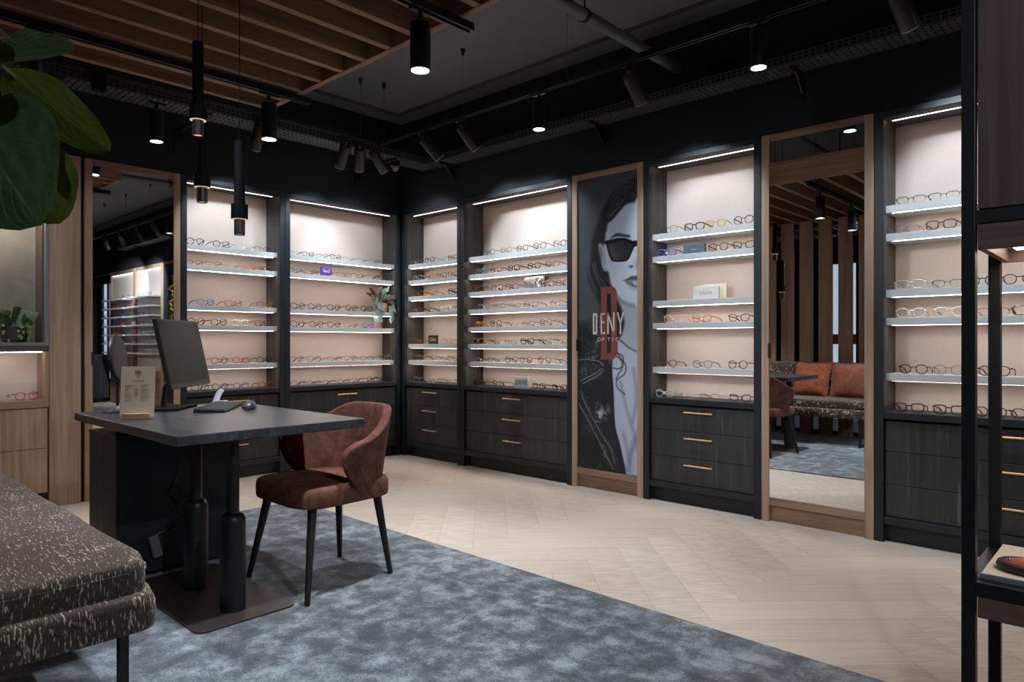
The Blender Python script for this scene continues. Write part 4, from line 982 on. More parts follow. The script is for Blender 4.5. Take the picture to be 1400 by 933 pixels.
b = MB(); b.grid(mouse, 30, 12, closeu=True); b.grid(lambda u, v: tuple(Vector((2.012, -2.492, DZ + .0005)) + kn * math.cos(2 * PI * u) * .033 * (1 - .12 * math.sin(2 * PI * u)) * (1 if v else .0) + kd * math.sin(2 * PI * u) * .056 * (1 if v else .0) + up * .006 * v), 30, 2, closeu=True)
b.build('shell', plain('mouse_charcoal', lin(48, 50, 54), .35), t, smooth=60)
MB().cyl(Vector((2.012, -2.492, DZ + .034)) + kd * .028 - kn * .004, Vector((2.012, -2.492, DZ + .034)) + kd * .028 + kn * .004, .009, n=14).build('scroll_wheel', M['black'], t)
# silver curved handset on a little base
t = thing('handset_stand', (1.53, -2.45, DZ), 'white and silver curved handset device behind the keyboard', 'device')
hb = Vector((1.60, -2.455, DZ))
MB().obox(hb + up * .007, kd * .05, kn * .03, up * .0065).build('base', plain('device_white', lin(205, 208, 212), .4), t, bevel=.003)
pts = [hb - kd * .045 + up * .016 + kd * .015, hb - kd * .0 + up * .055, hb - kd * -.012 + up * .064, hb + kd * .03 + up * .058, hb + kd * .06 + up * .028, hb + kd * .08 + up * .012]
pts = [hb + kd * .095 + up * .012, hb + kd * .06 + up * .032, hb + kd * .02 + up * .058, hb - kd * .03 + up * .072, hb - kd * .045 + up * .07]
pts = [hb + kd * .11 * -1 + up * .010, hb - kd * .07 + up * .034, hb - kd * .03 + up * .056, hb + kd * .02 + up * .070, hb + kd * .04 + up * .069]
MB().tube(pts, [.016, .017, .017, .016, .012], 12, flat=.5).build('handset', plain('device_silver', lin(176, 182, 190), .3, metal=.3), t, smooth=True)

# menu card in a wooden foot
mcx, mcy = 2.085, -3.03; rv = Vector((.7294, .6842, 0)); fv = Vector((-.6842, .7294, 0))
t = thing('menu_card', (mcx, mcy, DZ), 'cream price card standing in a small wooden foot', 'card')
c0 = Vector((mcx, mcy, DZ)); lean = Vector((0, 0, 1)) + fv * .06
cc = c0 + lean * .118
MB().obox(cc, rv * .0735, lean * .108, fv * .0012).build('card', plain('cream_paper', lin(226, 212, 188), .7), t)
MB().obox(c0 + up * .0125, rv * .055, up * .0122, fv * .016).build('wooden_foot', plain('beech_foot', lin(186, 148, 116), .5, var=.08, bscale=60), t, bevel=.002)
b = MB()
gold = plain('gold_print', lin(150, 112, 52), .4)
def onc(u, v): return cc + rv * u + lean * v - fv * .0014
def dash(u0, u1, v, h=.0016): b.obox(onc((u0 + u1) / 2, v), rv * ((u1 - u0) / 2), lean * (h / 2), fv * .0002)
for i, u in enumerate((-.0135, -.0065, .0005, .0075)): b.obox(onc(u + .003, .083), rv * .0022, lean * .0085, fv * .0002)
dash(-.004, .006, .067, .003); 
for u in (-.022, -.012, -.004, .004, .012, .02): dash(u, u + .005, .047, .003)
for (u0, u1, v) in ((-.055, -.015, .026), (-.055, -.03, .020), (-.055, -.04, .009), (-.055, -.035, -.004), (-.055, -.025, -.014), (-.055, -.018, -.024), (-.055, -.022, -.036),
                    (.012, .052, .028), (.012, .035, .021), (.012, .045, .010), (.012, .04, .003), (.012, .05, -.007), (.012, .055, -.019), (.012, .045, -.026), (.012, .04, -.037)): dash(u0, u1, v)
for v in (.009, -.002, -.013): dash(-.016, 0, v, .0034)
b.build('gold_lettering', gold, t)
# round table mirror
rc = Vector((1.70, -2.988, 1.006))
t = thing('table_mirror', (1.72, -2.985, DZ), 'round black tabletop mirror on a thin stand behind the price card', 'mirror')
nm = Vector((.565, .825, .08)).normalized()
MB().lathe(rc - nm * .009, [(.085, -.002), (.108, 0), (.112, .005), (.112, .014), (.108, .019), (.1, .019)], 40, nm).build('frame', M['black'], t, smooth=True)
MB().cyl(rc + nm * .0085, rc + nm * .0108, .099, n=40).build('back_cover', plain('mirror_back_satin', lin(30, 30, 31), .4), t)
MB().cyl((1.70, -2.988, DZ + .01), (1.70, -2.988, .90), .006, n=12).build('stem', M['black'], t, smooth=True)
MB().lathe((1.70, -2.988, DZ + .0004), [(.062, 0), (.062, .004), (.02, .014), (.007, .03)], 32).build('foot', M['black'], t, smooth=True)
b = MB(); sd = nm.cross(up).normalized(); b.cyl(rc - sd * .116, rc - sd * .112, .005, n=10); b.cyl(rc + sd * .112, rc + sd * .116, .005, n=10); b.build('pivot_knob', M['wire'], t)

# ------------------------------------------------------------------ dining chair (tub)
CHX, CHY = 2.52, -2.38
t = thing('tub_chair', (CHX, CHY, 0), 'rust velvet tub chair with black tapered legs tucked at the desk', 'chair')
def sup(a, ex, ax, ay):
    c, s_ = math.cos(a), math.sin(a)
    return (math.copysign(abs(c) ** (2 / ex), c) * ax, math.copysign(abs(s_) ** (2 / ex), s_) * ay)
def seatfn(u, v):
    a = 2 * PI * u
    prof = [(0, .385), (.94, .385), (.99, .389), (1.0, .398), (1.004, .43), (1.0, .452), (.98, .464), (.94, .470), (.5, .478), (0, .480)]
    f = v * (len(prof) - 1); i = min(int(f), len(prof) - 2); w_ = f - i
    k = prof[i][0] * (1 - w_) + prof[i + 1][0] * w_; z = prof[i][1] * (1 - w_) + prof[i + 1][1] * w_
    x, y = sup(a, 4.6, .243, .245)
    wid = 1 + (-.10 * (y / .245)) * .6       # a touch wider at the front
    return (CHX + x * k * wid, CHY - .005 + y * k, z)
MB().grid(seatfn, 48, 10, closeu=True).build('seat', M['rust'], t, smooth=60)
def shell(u, v):
    # u sweeps left arm - back - right arm; v from lower edge to rim
    s = (u - .5) * 2; ph = abs(s) ** 1.0 * math.radians(106)
    k = 1 / (1 + math.exp((abs(s) - .55) * 9))       # 1 at the back, 0 at the arm tips
    sm = min(1, max(0, (abs(s) - .25) / .75)); sm = sm * sm * (3 - 2 * sm)
    ztop = .788 - .135 * sm
    zbot = .392
    endcut = max(0, (abs(s) - .72) / .28)
    z = zbot + (ztop - zbot) * v
    # arm ends slant forwards as they rise
    g_ = .74 + .26 * math.sin(PI / 2 * min(1, v / .78))
    if v > .78: g_ *= 1 - .13 * ((v - .78) / .22) ** 2
    ph2 = ph * g_
    ax = .222 + .068 * v; ay = .238 + .047 * v
    if v > .85: ax -= .004 * (v - .85) / .15
    x = math.sin(ph2) * ax; y = math.cos(ph2) * ay
    return (CHX + math.copysign(1, s) * x if s else CHX, CHY + y - .0, z)
bm_ = MB(); bm_.grid(shell, 45, 11)
o = bm_.build('backrest', M['rust'], t, smooth='all')
so = o.modifiers.new('pad', 'SOLIDIFY'); so.thickness = .038; so.offset = -.2
bv = o.modifiers.new('round', 'BEVEL'); bv.width = .014; bv.segments = 3; bv.limit_method = 'ANGLE'; bv.angle_limit = math.radians(60)
for (fx, fy, tx, ty) in ((2.276, -2.622, 2.335, -2.555), (2.772, -2.616, 2.71, -2.555), (2.70, -2.147, 2.665, -2.20), (2.315, -2.170, 2.375, -2.215)):
    MB().cyl((fx, fy, .0125), (tx, ty, .39), .0115, .020, n=18).build('leg', plain('chair_leg_black', lin(24, 24, 24), .45) if 'chair_leg_black' not in bpy.data.materials else bpy.data.materials['chair_leg_black'], t, smooth=True)

# ------------------------------------------------------------------ sofa bench along the slatted partition
SX0, SX1, SY0, SY1 = .55, 3.29, -4.0, -3.355
t = thing('bench_sofa', ((SX0 + SX1) / 2, (SY0 + SY1) / 2, 0), 'dark brown bench sofa in cream-flecked woven cloth', 'sofa')
def pad(x0, x1, y0, y1, z0, z1, r, puff=.012, nx=40, ny=14, wob=0):
    def fn(u, v):
        a = 2 * PI * u
        prof = [(0, 0), (.9, 0), (.985, .03), (1, .15), (1.006, .5), (1.0, .82), (.985, .95), (.93, 1.0), (.5, 1.09), (0, 1.12)]
        f = v * (len(prof) - 1); i = min(int(f), len(prof) - 2); w_ = f - i
        k = prof[i][0] * (1 - w_) + prof[i + 1][0] * w_; h = prof[i][1] * (1 - w_) + prof[i + 1][1] * w_
        hx, hy = (x1 - x0) / 2, (y1 - y0) / 2
        c, s_ = math.cos(a), math.sin(a); m_ = max(abs(c), abs(s_)); c, s_ = c / m_, s_ / m_
        # rounded-rectangle ring that insets by a constant amount
        ins = (1 - k) * min(hx, hy)
        x = c * (hx - ins * (hy and 1)); y = s_ * (hy - ins)
        rr = .06; ox = max(0, abs(x) - (hx - ins - rr)); oy = max(0, abs(y) - (hy - ins - rr))
        if ox > 0 and oy > 0:
            d = math.hypot(ox, oy)
            if d > rr: x -= math.copysign(ox * (1 - rr / d), x); y -= math.copysign(oy * (1 - rr / d), y)
        wz = wob * math.sin(x * 9) * math.sin(y * 11 + 1)
        return ((x0 + x1) / 2 + x, (y0 + y1) / 2 + y, z0 + (z1 - z0) * h + (wz if v > .5 else 0))
    return MB().grid(fn, 160, 10 * 3 - 2, closeu=True)
pad(SX0, SX1, SY0, SY1, .295, .395, .03).build('seat_base', M['sofa'], t, smooth=75)
pad(SX0 + .01, SX1 - .035, SY0 + .05, SY1 - .015, .392, .478, .04, wob=.004).build('seat_cushion', M['sofa'], t, smooth=75)
b = MB(); 
b.tube([(SX0 + .06, SY1 - .018, .452), (SX1 - .10, SY1 - .018, .452), (SX1 - .055, SY1 - .032, .452), (SX1 - .038, SY1 - .08, .452), (SX1 - .038, SY0 + .10, .452)], .005, 8)
b.build('piping', M['sofa'], t, smooth=True)
for i in range(3):
    w_ = (SX1 - SX0) / 3; x = SX0 + w_ * i
    MB().obox((x + w_ / 2, SY0 + .0, .655), (w_ / 2 - .004, 0, 0), (0, .055, -.01), (0, -.03, .20)).build('back_cushion', M['sofa'], t, bevel=.03, subsurf=1)
for x in (SX0 + .30, SX1 - .19):
    b = MB()
    b.box(x - .013, x + .013, SY1 - .058, SY1 - .033, .0095, .30); b.box(x - .013, x + .013, SY0 + .08, SY0 + .105, .0095, .30); b.box(x - .013, x + .013, SY0 + .105, SY1 - .058, .0095, .03)
    b.build('leg', M['black'], t)
def cushion(x, y, z, s, rz, mat, label, lean=.35):
    def fn(u, v):
        a = (u - .5) * 2; c = (v - .5) * 2
        return a, c
    mb = MB(); n = 15
    for side in (1, -1):
        def f2(u, v, side=side):
            a = (u - .5) * 2; c = (v - .5) * 2
            h = side * .075 * ((1 - a * a) * (1 - c * c)) ** .55
            pin = 1 - .06 * (1 - abs(a)) * 0 - .05 * (1 - a * a) * abs(c) - .05 * (1 - c * c) * abs(a)
            p = Vector((a * s / 2 * pin, h, c * s / 2 * pin))
            p = Matrix.Rotation(rz, 3, 'Z') @ (Matrix.Rotation(lean, 3, 'X') @ p)
            return (x + p.x, y + p.y, z + p.z)
        mb.grid(f2, n, n)
    o = mb.build('throw_cushion', mat, None, smooth=60)
    return tag(o, label, 'cushion')
cushion(2.475, -3.815, .668, .40, .05, M['cushion'], 'orange-terracotta velvet cushion left of the pair on the bench, seen in the mirror')
cushion(2.885, -3.805, .664, .40, -.08, M['cushion2'], 'dusty rust cushion right of the pair on the bench, seen in the mirror')

# slatted partition
t = thing('slatted_partition', (1.9, -4.14, 0), 'tall upright oak slat partition behind the bench, seen in the mirror', 'partition')
for i in range(15):
    x = 2.008 - .2165 * 8 + .2165 * i
    MB().box(x, x + .15, -4.16, -4.125, .0095, 2.4995).build('slat', M['walnut_z'], t, bevel=.002)
for z in (.02, 2.42): MB().box(.25, 3.45, -4.185, -4.16, z, z + .05).build('rail', M['black'], t)

# ------------------------------------------------------------------ oak wall unit with planted niche (left edge)
t = thing('wall_unit', (-.12, -3.45, 0), 'oak wall unit with a grey-framed plant niche above drawers', 'cabinet')
YL = -4.6; YR = -2.694
MB().box(-.25, 0, -2.876, YR, 0, TOPZ).build('end_panel', M['oak'], t, bevel=.002)
MB().box(-.004, .006, -2.876, -2.852, 0, TOPZ).build('edge_batten', M['oak'], t, bevel=.001)
MB().box(-.25, 0, YL, -2.878, 1.96, TOPZ).build('upper_panel', M['oak'], t, bevel=.002)
MB().box(-.25, -.24, YL, -2.878, 0, 1.96).build('carcass_back', M['plinth'], t)
b = MB(); b.box(-.235, .004, -2.897, -2.878, 1.06, 1.96); b.box(-.235, .004, YL, -2.897, 1.06, 1.08); b.box(-.235, .004, YL, -2.897, 1.94, 1.96)
b.build('niche_frame', M['greyframe'], t, bevel=.001)
MB().box(-.234, -.03, -2.908, -2.8975, 1.08, 1.94).build('niche_side', plain('niche_side_umber', lin(84, 72, 64), .5), t)
MB().box(-.24, -.2, YL, -2.909, 1.08, 1.94).build('niche_back', M['concrete'], t)
MB().box(-.05, -.035, YL, -2.92, 1.932, 1.9395).build('niche_led', M['led_niche'], t)
MB().box(-.235, 0, YL, -2.878, 1.02, 1.06).build('niche_soffit', plain('soffit_umber', lin(78, 64, 56), .5), t)
MB().box(-.03, -.022, YL, -2.91, 1.0155, 1.0205).build('led_strip', M['led'], t)
MB().box(-.24, -.19, YL, -2.90, .706, 1.02).build('blush_back', M['pink'], t)
MB().box(-.19, -.176, YL, -2.92, .706, .815).build('blush_riser', M['pink'], t)
MB().box(-.235, -.0, -2.899, -2.878, .657, 1.02).build('niche_cheek', M['oak'], t)
MB().box(-.235, .004, YL, -2.878, .657, .705).build('ledge', M['oaky'], t, bevel=.002)
for z0, z1 in ((.392, .652), (.10, .388)):
    for y0, y1 in ((-3.50, -2.884), (-4.12, -3.504)): MB().box(-.02, -.004, y0, y1, z0, z1).build('drawer', M['oak'], t)
MB().box(-.2, -.03, YL, -2.878, 0, .098).build('plinth', M['plinth'], t)
g = eyeglasses((-.06, -2.985, .7054), PI / 2 + .15, 'r', 'rd', 'red round eyeglasses on the oak ledge below the plant niche', 'eyeglasses on display shelves', False)
g = eyeglasses((-.06, -3.135, .7054), PI / 2 + .1, 'p', 'cl', 'clear eyeglasses left of the red pair on the oak ledge', 'eyeglasses on display shelves', False)

# ------------------------------------------------------------------ foliage
def leafmat(name, c1, c2, vein, vs=14, rough=.35, transl=.25):
    m, nt, b = newmat(name)
    uv = N(nt, 'ShaderNodeUVMap'); sx = N(nt, 'ShaderNodeSeparateXYZ'); nt.links.new(uv.outputs[0], sx.inputs[0])
    ab = N(nt, 'ShaderNodeMath', operation='ABSOLUTE'); nt.links.new(sx.outputs['X'], ab.inputs[0])
    f = N(nt, 'ShaderNodeMath', operation='MULTIPLY_ADD'); f.inputs[1].default_value = -.45; nt.links.new(ab.outputs[0], f.inputs[0]); nt.links.new(sx.outputs['Y'], f.inputs[2])
    w_ = N(nt, 'ShaderNodeMath', operation='MULTIPLY'); w_.inputs[1].default_value = vs; nt.links.new(f.outputs[0], w_.inputs[0])
    fr = N(nt, 'ShaderNodeMath', operation='FRACT'); nt.links.new(w_.outputs[0], fr.inputs[0])
    r1 = N(nt, 'ShaderNodeValToRGB'); e = r1.color_ramp.elements; e[0].position = 0; e[0].color = (1, 1, 1, 1); e[1].position = .12; e[1].color = (0, 0, 0, 1); nt.links.new(fr.outputs[0], r1.inputs[0])
    r2 = N(nt, 'ShaderNodeValToRGB'); e = r2.color_ramp.elements; e[0].position = .0; e[0].color = (1, 1, 1, 1); e[1].position = .045; e[1].color = (0, 0, 0, 1); nt.links.new(ab.outputs[0], r2.inputs[0])
    mxv = N(nt, 'ShaderNodeMath', operation='MAXIMUM'); nt.links.new(r1.outputs[0], mxv.inputs[0]); nt.links.new(r2.outputs[0], mxv.inputs[1])
    ns = N(nt, 'ShaderNodeTexNoise'); ns.inputs['Scale'].default_value = 6; ns.inputs['Detail'].default_value = 3; nt.links.new(uv.outputs[0], ns.inputs['Vector'])
    rc_ = N(nt, 'ShaderNodeValToRGB'); e = rc_.color_ramp.elements; e[0].position = .35; e[1].position = .65; e[0].color = rgba(c1); e[1].color = rgba(c2); nt.links.new(ns.outputs['Fac'], rc_.inputs[0])
    mx = N(nt, 'ShaderNodeMix'); mx.data_type = 'RGBA'; sc_ = N(nt, 'ShaderNodeMath', operation='MULTIPLY'); sc_.inputs[1].default_value = .32
    nt.links.new(mxv.outputs[0], sc_.inputs[0]); nt.links.new(sc_.outputs[0], mx.inputs[0]); nt.links.new(rc_.outputs[0], mx.inputs[6]); mx.inputs[7].default_value = rgba(vein)
    nt.links.new(mx.outputs[2], b.inputs['Base Color']); b.inputs['Roughness'].default_value = rough
    bp = N(nt, 'ShaderNodeBump'); bp.inputs['Strength'].default_value = .35; bp.inputs['Distance'].default_value = .003; bp.invert = True
    nt.links.new(mxv.outputs[0], bp.inputs['Height']); nt.links.new(bp.outputs['Normal'], b.inputs['Normal'])
    tl = N(nt, 'ShaderNodeBsdfTranslucent'); nt.links.new(mx.outputs[2], tl.inputs['Color'])
    ms = N(nt, 'ShaderNodeMixShader'); ms.inputs[0].default_value = transl
    nt.links.new(b.outputs[0], ms.inputs[1]); nt.links.new(tl.outputs[0], ms.inputs[2]); nt.links.new(ms.outputs[0], nt.nodes['Material Output'].inputs[0])
    return m
def leaf(base, tip, side, hw, bend=.1, fold=.15, wave=.03, nu=15, nv=17, shape=(.45, 1.0), twist=0):
    """returns verts, faces, uvs; side = direction of the blade's width"""
    base = Vector(base); tip = Vector(tip); ax = tip - base; L = ax.length; axn = ax.normalized()
    side = Vector(side); side = (side - axn * side.dot(axn)).normalized(); nrm = side.cross(axn)
    vs = []; uvs = []; fs = []
    for j in range(nv):
        v = j / (nv - 1)
        pk, pw = shape
        wv = (math.sin(PI * v ** pk) ** pw) if 0 < v < 1 else 0.0
        wv = max(wv, .01)
        for i in range(nu):
            u = -1 + 2 * i / (nu - 1)
            z = -bend * L * (v ** 2) + bend * L * v + fold * hw * abs(u) * wv + wave * L * math.sin(v * 13 + (1 if u > 0 else 2.5)) * abs(u) ** 2 * wv
            sd = side * math.cos(twist * v) + nrm * math.sin(twist * v); nn = nrm * math.cos(twist * v) - side * math.sin(twist * v)
            back = -axn * (.10 * L * abs(u) ** 2 * (1 - v) * (1 if shape[0] < .6 else 0))
            vs.append(tuple(base + ax * v + sd * (u * hw * wv) + nn * z + back)); uvs.append((u, v))
    for j in range(nv - 1):
        for i in range(nu - 1): fs.append((j * nu + i, j * nu + i + 1, (j + 1) * nu + i + 1, (j + 1) * nu + i))
    return vs, fs, uvs
def leafobj(leaves, name, mat, parent):
    mb = MB(); U = []
    for vs, fs, uvs in leaves: mb.add(vs, fs); U += uvs
    me = mb.mesh(name, mat, world_loc(parent), 'all', False)
    ul = me.uv_layers.new(name='UVMap')
    li = np.zeros(len(me.loops), int); me.loops.foreach_get('vertex_index', li)
    ul.data.foreach_set('uv', np.array(U)[li].ravel())
    return link(name, me, parent)
RV = Vector((.7294, .6842, 0)); FV = Vector((-.6842, .7294, 0)); UV_ = Vector((0, 0, 1))
FG = leafmat('fig_leaf_dark', lin(52, 70, 44), lin(74, 94, 58), lin(120, 138, 92), 9, .32, .3)
FG2 = leafmat('fig_leaf_light', lin(58, 66, 18), lin(76, 86, 26), lin(108, 116, 58), 9, .3, .4)
TX, TY = 3.823, -3.943
t = thing('fiddle_leaf_plant', (TX, TY, 0), 'large-leaved green plant reaching in at the upper left', 'plant')
MB().lathe((TX, TY, .0095), [(.12, 0), (.15, .02), (.175, .30), (.18, .36), (.165, .36), (.16, .33), (.02, .325)], 36).build('pot', plain('pot_charcoal', lin(48, 46, 44), .6, bump=.2, bscale=40), t, smooth=True)
trunk = [(TX, TY, .32), (TX + .01, TY - .01, .7), (TX - .01, TY + .01, 1.1), (TX + .01, TY, 1.45), (TX, TY + .01, 1.75)]
MB().tube(trunk, [.016, .014, .012, .010, .007], 10).build('trunk', plain('bark', lin(82, 68, 52), .85, bump=.4, bscale=90), t, smooth=True)
L_ = [  # base, tip, side, half width, extra
 ((3.9404, -3.8879, 1.4377), (4.1005, -3.8199, 1.2511), RV * .8 + UV_ * .62 + FV * .1, .106, dict(bend=-.10, fold=.10, wave=.012, shape=(.62, .62)), 0),
 ((3.9287, -3.8166, 1.4125), (4.0043, -3.7731, 1.2706), RV * .9 + UV_ * .35 + FV * .3, .058, dict(bend=.10, fold=.2, wave=.02, shape=(.7, .6)), 1),
 ((3.9375, -3.8357, 1.5215), (4.1069, -3.7317, 1.3755), RV * .6 + UV_ * .74 + FV * .28, .042, dict(bend=.16, fold=.35, wave=.035, shape=(.62, .6)), 1),
 ((4.0086, -3.8787, 1.4981), (4.1585, -3.7930, 1.4963), UV_ * .72 + FV * .68, .062, dict(bend=.06, fold=-.25, wave=.015, shape=(.6, .6)), 0),
 ((4.0259, -3.8900, 1.5848), (4.1059, -3.8423, 1.5005), RV * .6 - UV_ * .6 + FV * .4, .04, dict(bend=.08, fold=.2, wave=.02, shape=(.6, .7)), 0),
 ((3.8571, -3.9111, 1.5591), (3.5873, -4.0271, 1.5258), RV * .2 + UV_ * .7 - FV * .5, .09, dict(bend=.12, fold=.15, wave=.02, shape=(.6, .65)), 0),
 ((3.8315, -3.9352, 1.6998), (3.7922, -3.9035, 1.9364), RV * .9 + FV * .3, .09, dict(bend=.12, fold=.15, wave=.02, shape=(.6, .65)), 0),
 ((3.7564, -3.9370, 1.2498), (3.4291, -4.1070, 1.1446), UV_ * .6 - FV * .6, .09, dict(bend=.12, fold=.15, wave=.02, shape=(.6, .65)), 0),
]
for k, (a, c, sd, hw_, kw, mi) in enumerate(L_):
    A = Vector(a); Cc = Vector(c)
    lf = leafobj([leaf(A, Cc, sd, hw_, **kw)], 'leaf', (FG, FG2)[mi], t)
    zs = max(.7, min(1.72, A.z - .05))
    st = Vector((TX, TY, zs)); mid = (st + A) / 2 + Vector((0, 0, .03))
    MB().tube([st, mid, A, A + (Cc - A) * .12], [.006, .005, .0045, .003], 8).build('leaf_stalk', plain('stalk_green', lin(88, 98, 46), .5) if 'stalk_green' not in bpy.data.materials else bpy.data.materials['stalk_green'], t, smooth=True)

# niche plant
CAL = leafmat('caladium_leaf', lin(60, 84, 54), lin(120, 140, 112), lin(206, 214, 196), 7, .45, .15)
CALD = leafmat('caladium_leaf_dark', lin(44, 60, 30), lin(84, 100, 40), lin(158, 160, 70), 8, .45, .15)
IVY = leafmat('trailing_leaf', lin(96, 116, 60), lin(132, 146, 90), lin(180, 186, 140), 5, .5, .2)
cx, cy, cz = -.105, -3.045, 1.0804
t = thing('potted_foliage', (cx, cy, cz), 'leafy variegated plant in a dark pot inside the grey-framed niche', 'plant')
MB().lathe((cx, cy, cz), [(.055, 0), (.068, .01), (.078, .085), (.08, .10), (.072, .10), (.07, .088), (.01, .085)], 30).build('pot', plain('niche_pot', lin(52, 46, 42), .6, bump=.2, bscale=60), t, smooth=True)
ls = []; ls2 = []
for (dy, dz, ty, tz, hw_, dk) in ((.0, .15, .12, .20, .055, 0), (.0, .17, -.02, .235, .06, 1), (-.02, .12, .075, .10, .06, 0), (-.03, .11, -.13, .13, .055, 0), (.01, .13, .09, .135, .05, 1), (-.06, .13, -.16, .20, .05, 1), (.02, .14, .05, .17, .06, 1), (-.05, .15, -.08, .21, .055, 0)):
    (ls2 if dk else ls).append(leaf((cx + .0, cy + dy, cz + dz), (cx + .075, cy + ty, cz + tz - .01), (0.2, .3, 1), hw_, bend=.12, fold=.2, wave=.03, shape=(.5, .7)))
leafobj(ls, 'foliage', CAL, t); leafobj(ls2, 'foliage', CALD, t)
rr = random.Random(4); tr = []
for k in range(26):
    s_ = rr.choice((0, 1, 2)); y = cy + (.075, .02, -.06)[s_] + rr.uniform(-.018, .018); z = cz + .02 + rr.random() * .10
    x = cx + (.05 if s_ == 0 else .078) + rr.uniform(0, .015)
    tr.append(leaf((x, y, z), (x + .008, y + rr.uniform(-.018, .018), z - .018), (0, 1, .2), .008, shape=(.6, .8), nu=5, nv=6))
leafobj(tr, 'trailing_vine', IVY, t)
b = MB()
for k in range(5): b.tube([(cx, cy + (k - 2) * .012, cz + .085), (cx + .01, cy + (k - 2) * .02, cz + .14), (cx + .01, cy + (k - 2) * .03, cz + .17)], .003, 6)
b.build('stems', plain('stem_green', lin(90, 104, 60), .5), t, smooth=True)

# plant in terracotta pot on the corner shelf
cx, cy, cz = -.125, -.135, 1.3664
t = thing('potted_plant', (cx, cy, cz), 'trailing variegated plant in a terracotta-pink pot at shelf end near corner', 'plant')
MB().lathe((cx, cy, cz), [(.042, 0), (.052, .008), (.056, .06), (.052, .088), (.045, .09), (.044, .08), (.005, .078)], 28).build('pot', plain('terracotta_pink', lin(186, 124, 104), .6, var=.06, bscale=60), t, smooth=True)
REDL = leafmat('burgundy_leaf', lin(74, 30, 34), lin(112, 56, 56), lin(150, 96, 90), 6, .45, .2)
VAR = leafmat('variegated_leaf', lin(96, 122, 110), lin(172, 190, 180), lin(214, 222, 212), 5, .45, .2)
rr = random.Random(9); red = []; var_ = []
for k in range(44):
    a = rr.uniform(0, 2 * PI); el = rr.uniform(.3, 1.2); r_ = rr.uniform(.06, .125)
    d = Vector((math.cos(a) * math.cos(el), math.sin(a) * math.cos(el), math.sin(el)))
    if d.x < -.3: d.x *= -.3
    p = Vector((cx, cy - .02, cz + .085)) + d * r_; q = p + (d + Vector((0, 0, -.25))).normalized() * .07
    p.y = min(p.y, -.07); q.y = min(q.y, -.06)
    (red if rr.random() < .55 else var_).append(leaf(p, q, (rr.uniform(-1, 1), rr.uniform(-1, 1), .2), .019, bend=.15, fold=.2, shape=(.6, .8), nu=7, nv=8))
for k in range(44):
    s_ = rr.choice((0, 0, 1, 1, 2)); y = cy + (-.088, .07, -.07)[s_] + rr.uniform(-.03, .022); z = cz + .10 - rr.random() ** 1.2 * (.18 if s_ < 2 else .08)
    x = cx + .06 + rr.uniform(0, .04)
    y = min(y, -.06)
    var_.append(leaf((x, y, z + .02), (x + .015, min(y + rr.uniform(-.03, .03), -.055), z - .026), (rr.uniform(-.2, .2), 1, rr.uniform(-.3, .3)), .021, bend=.15, fold=.2, shape=(.5, .8), nu=7, nv=8))
leafobj(red, 'burgundy_foliage', REDL, t); leafobj(var_, 'variegated_foliage', VAR, t)
b = MB()
for k in range(9):
    a = k * .7; b.tube([(cx, cy, cz + .075), (cx + .03 * math.cos(a) + .02, cy + .03 * math.sin(a), cz + .12), (cx + .06, cy - .02 + .05 * math.sin(a), cz + .15 - .03 * (k % 3))], .0018, 5)
b.tube([(cx + .02, cy + .03, cz + .08), (cx + .075, cy + .05, cz + .08), (cx + .085, cy + .065, cz - .04)], .0015, 5); b.tube([(cx + .02, cy - .03, cz + .08), (cx + .075, cy - .05, cz + .08), (cx + .085, cy - .07, cz - .06)], .0015, 5)
b.build('stems', plain('stem_plum', lin(96, 66, 60), .5), t, smooth=True)

# ------------------------------------------------------------------ display stand at the right edge
t = thing('display_stand', (5.45, -1.86, 0), 'black steel display stand with brown wood boxes at the right edge', 'display stand')
X0, X1, Y0, Y1 = 4.929, 6.0, -2.05, -1.64
for x in (X0, X1 - .03):
    for y in (Y0, Y1 - .03): MB().box(x, x + .03, y, y + .03, .0095 if y < -1.69 else .0005, 2.95).build('post', M['black'], t, bevel=.0015)
for z0, z1 in ((.452, .485), (1.375, 1.408), (2.92, 2.95)):
    b = MB()
    for y in (Y0, Y1 - .03): b.box(X0 + .03, X1 - .03, y, y + .03, z0, z1)
    for x in (X0, X1 - .03): b.box(x, x + .03, Y0 + .03, Y1 - .03, z0, z1)
    b.build('rail', M['black'], t, bevel=.001)
b = MB(); b.box(X0 + .034, X1 - .034, Y0 + .006, Y1 - .006, 1.412, 2.915); b.build('upper_cabinet', M['brown_z'], t, bevel=.001)
b = MB(); zb, zt_ = 1.311, 1.374
b.box(X0 + .034, X1 - .034, Y0 + .006, Y0 + .022, zb, zt_); b.box(X0 + .034, X1 - .034, Y1 - .022, Y1 - .006, zb, zt_); b.box(X0 + .034, X0 + .05, Y0 + .022, Y1 - .022, zb, zt_); b.box(X1 - .05, X1 - .034, Y0 + .022, Y1 - .022, zb, zt_); b.box(X0 + .05, X1 - .05, Y0 + .022, Y1 - .022, zb + .035, zt_)
b.build('light_box', M['brown_x'], t, bevel=.001)
MB().box(X0 + .07, X1 - .07, Y0 + .05, Y1 - .05, zb + .03, zb + .0348).build('light_panel', emit('stand_light_panel', (1, .84, .7), 6), t)
b = MB(); b.box(X0 + .034, X1 - .034, Y0 + .006, Y1 - .006, .396, .450); b.build('lower_box', M['brown_x'], t, bevel=.001)
MB().box(X0 + .032, X1 - .032, Y0 + .03, Y1 - .03, .47, .488).build('tray_board', M['tray'], t)
MB().box(X0 + .036, X1 - .036, Y0 + .04, Y1 - .034, .488, .500).build('tray_mat', plain('linen_mat', lin(216, 206, 192), .7), t, bevel=.001)
MB().box(X0 + .036, X1 - .036, Y0 + .031, Y0 + .0395, .488, .4995).build('glass_edge', plain('glass_edge', lin(120, 136, 146), .1), t)
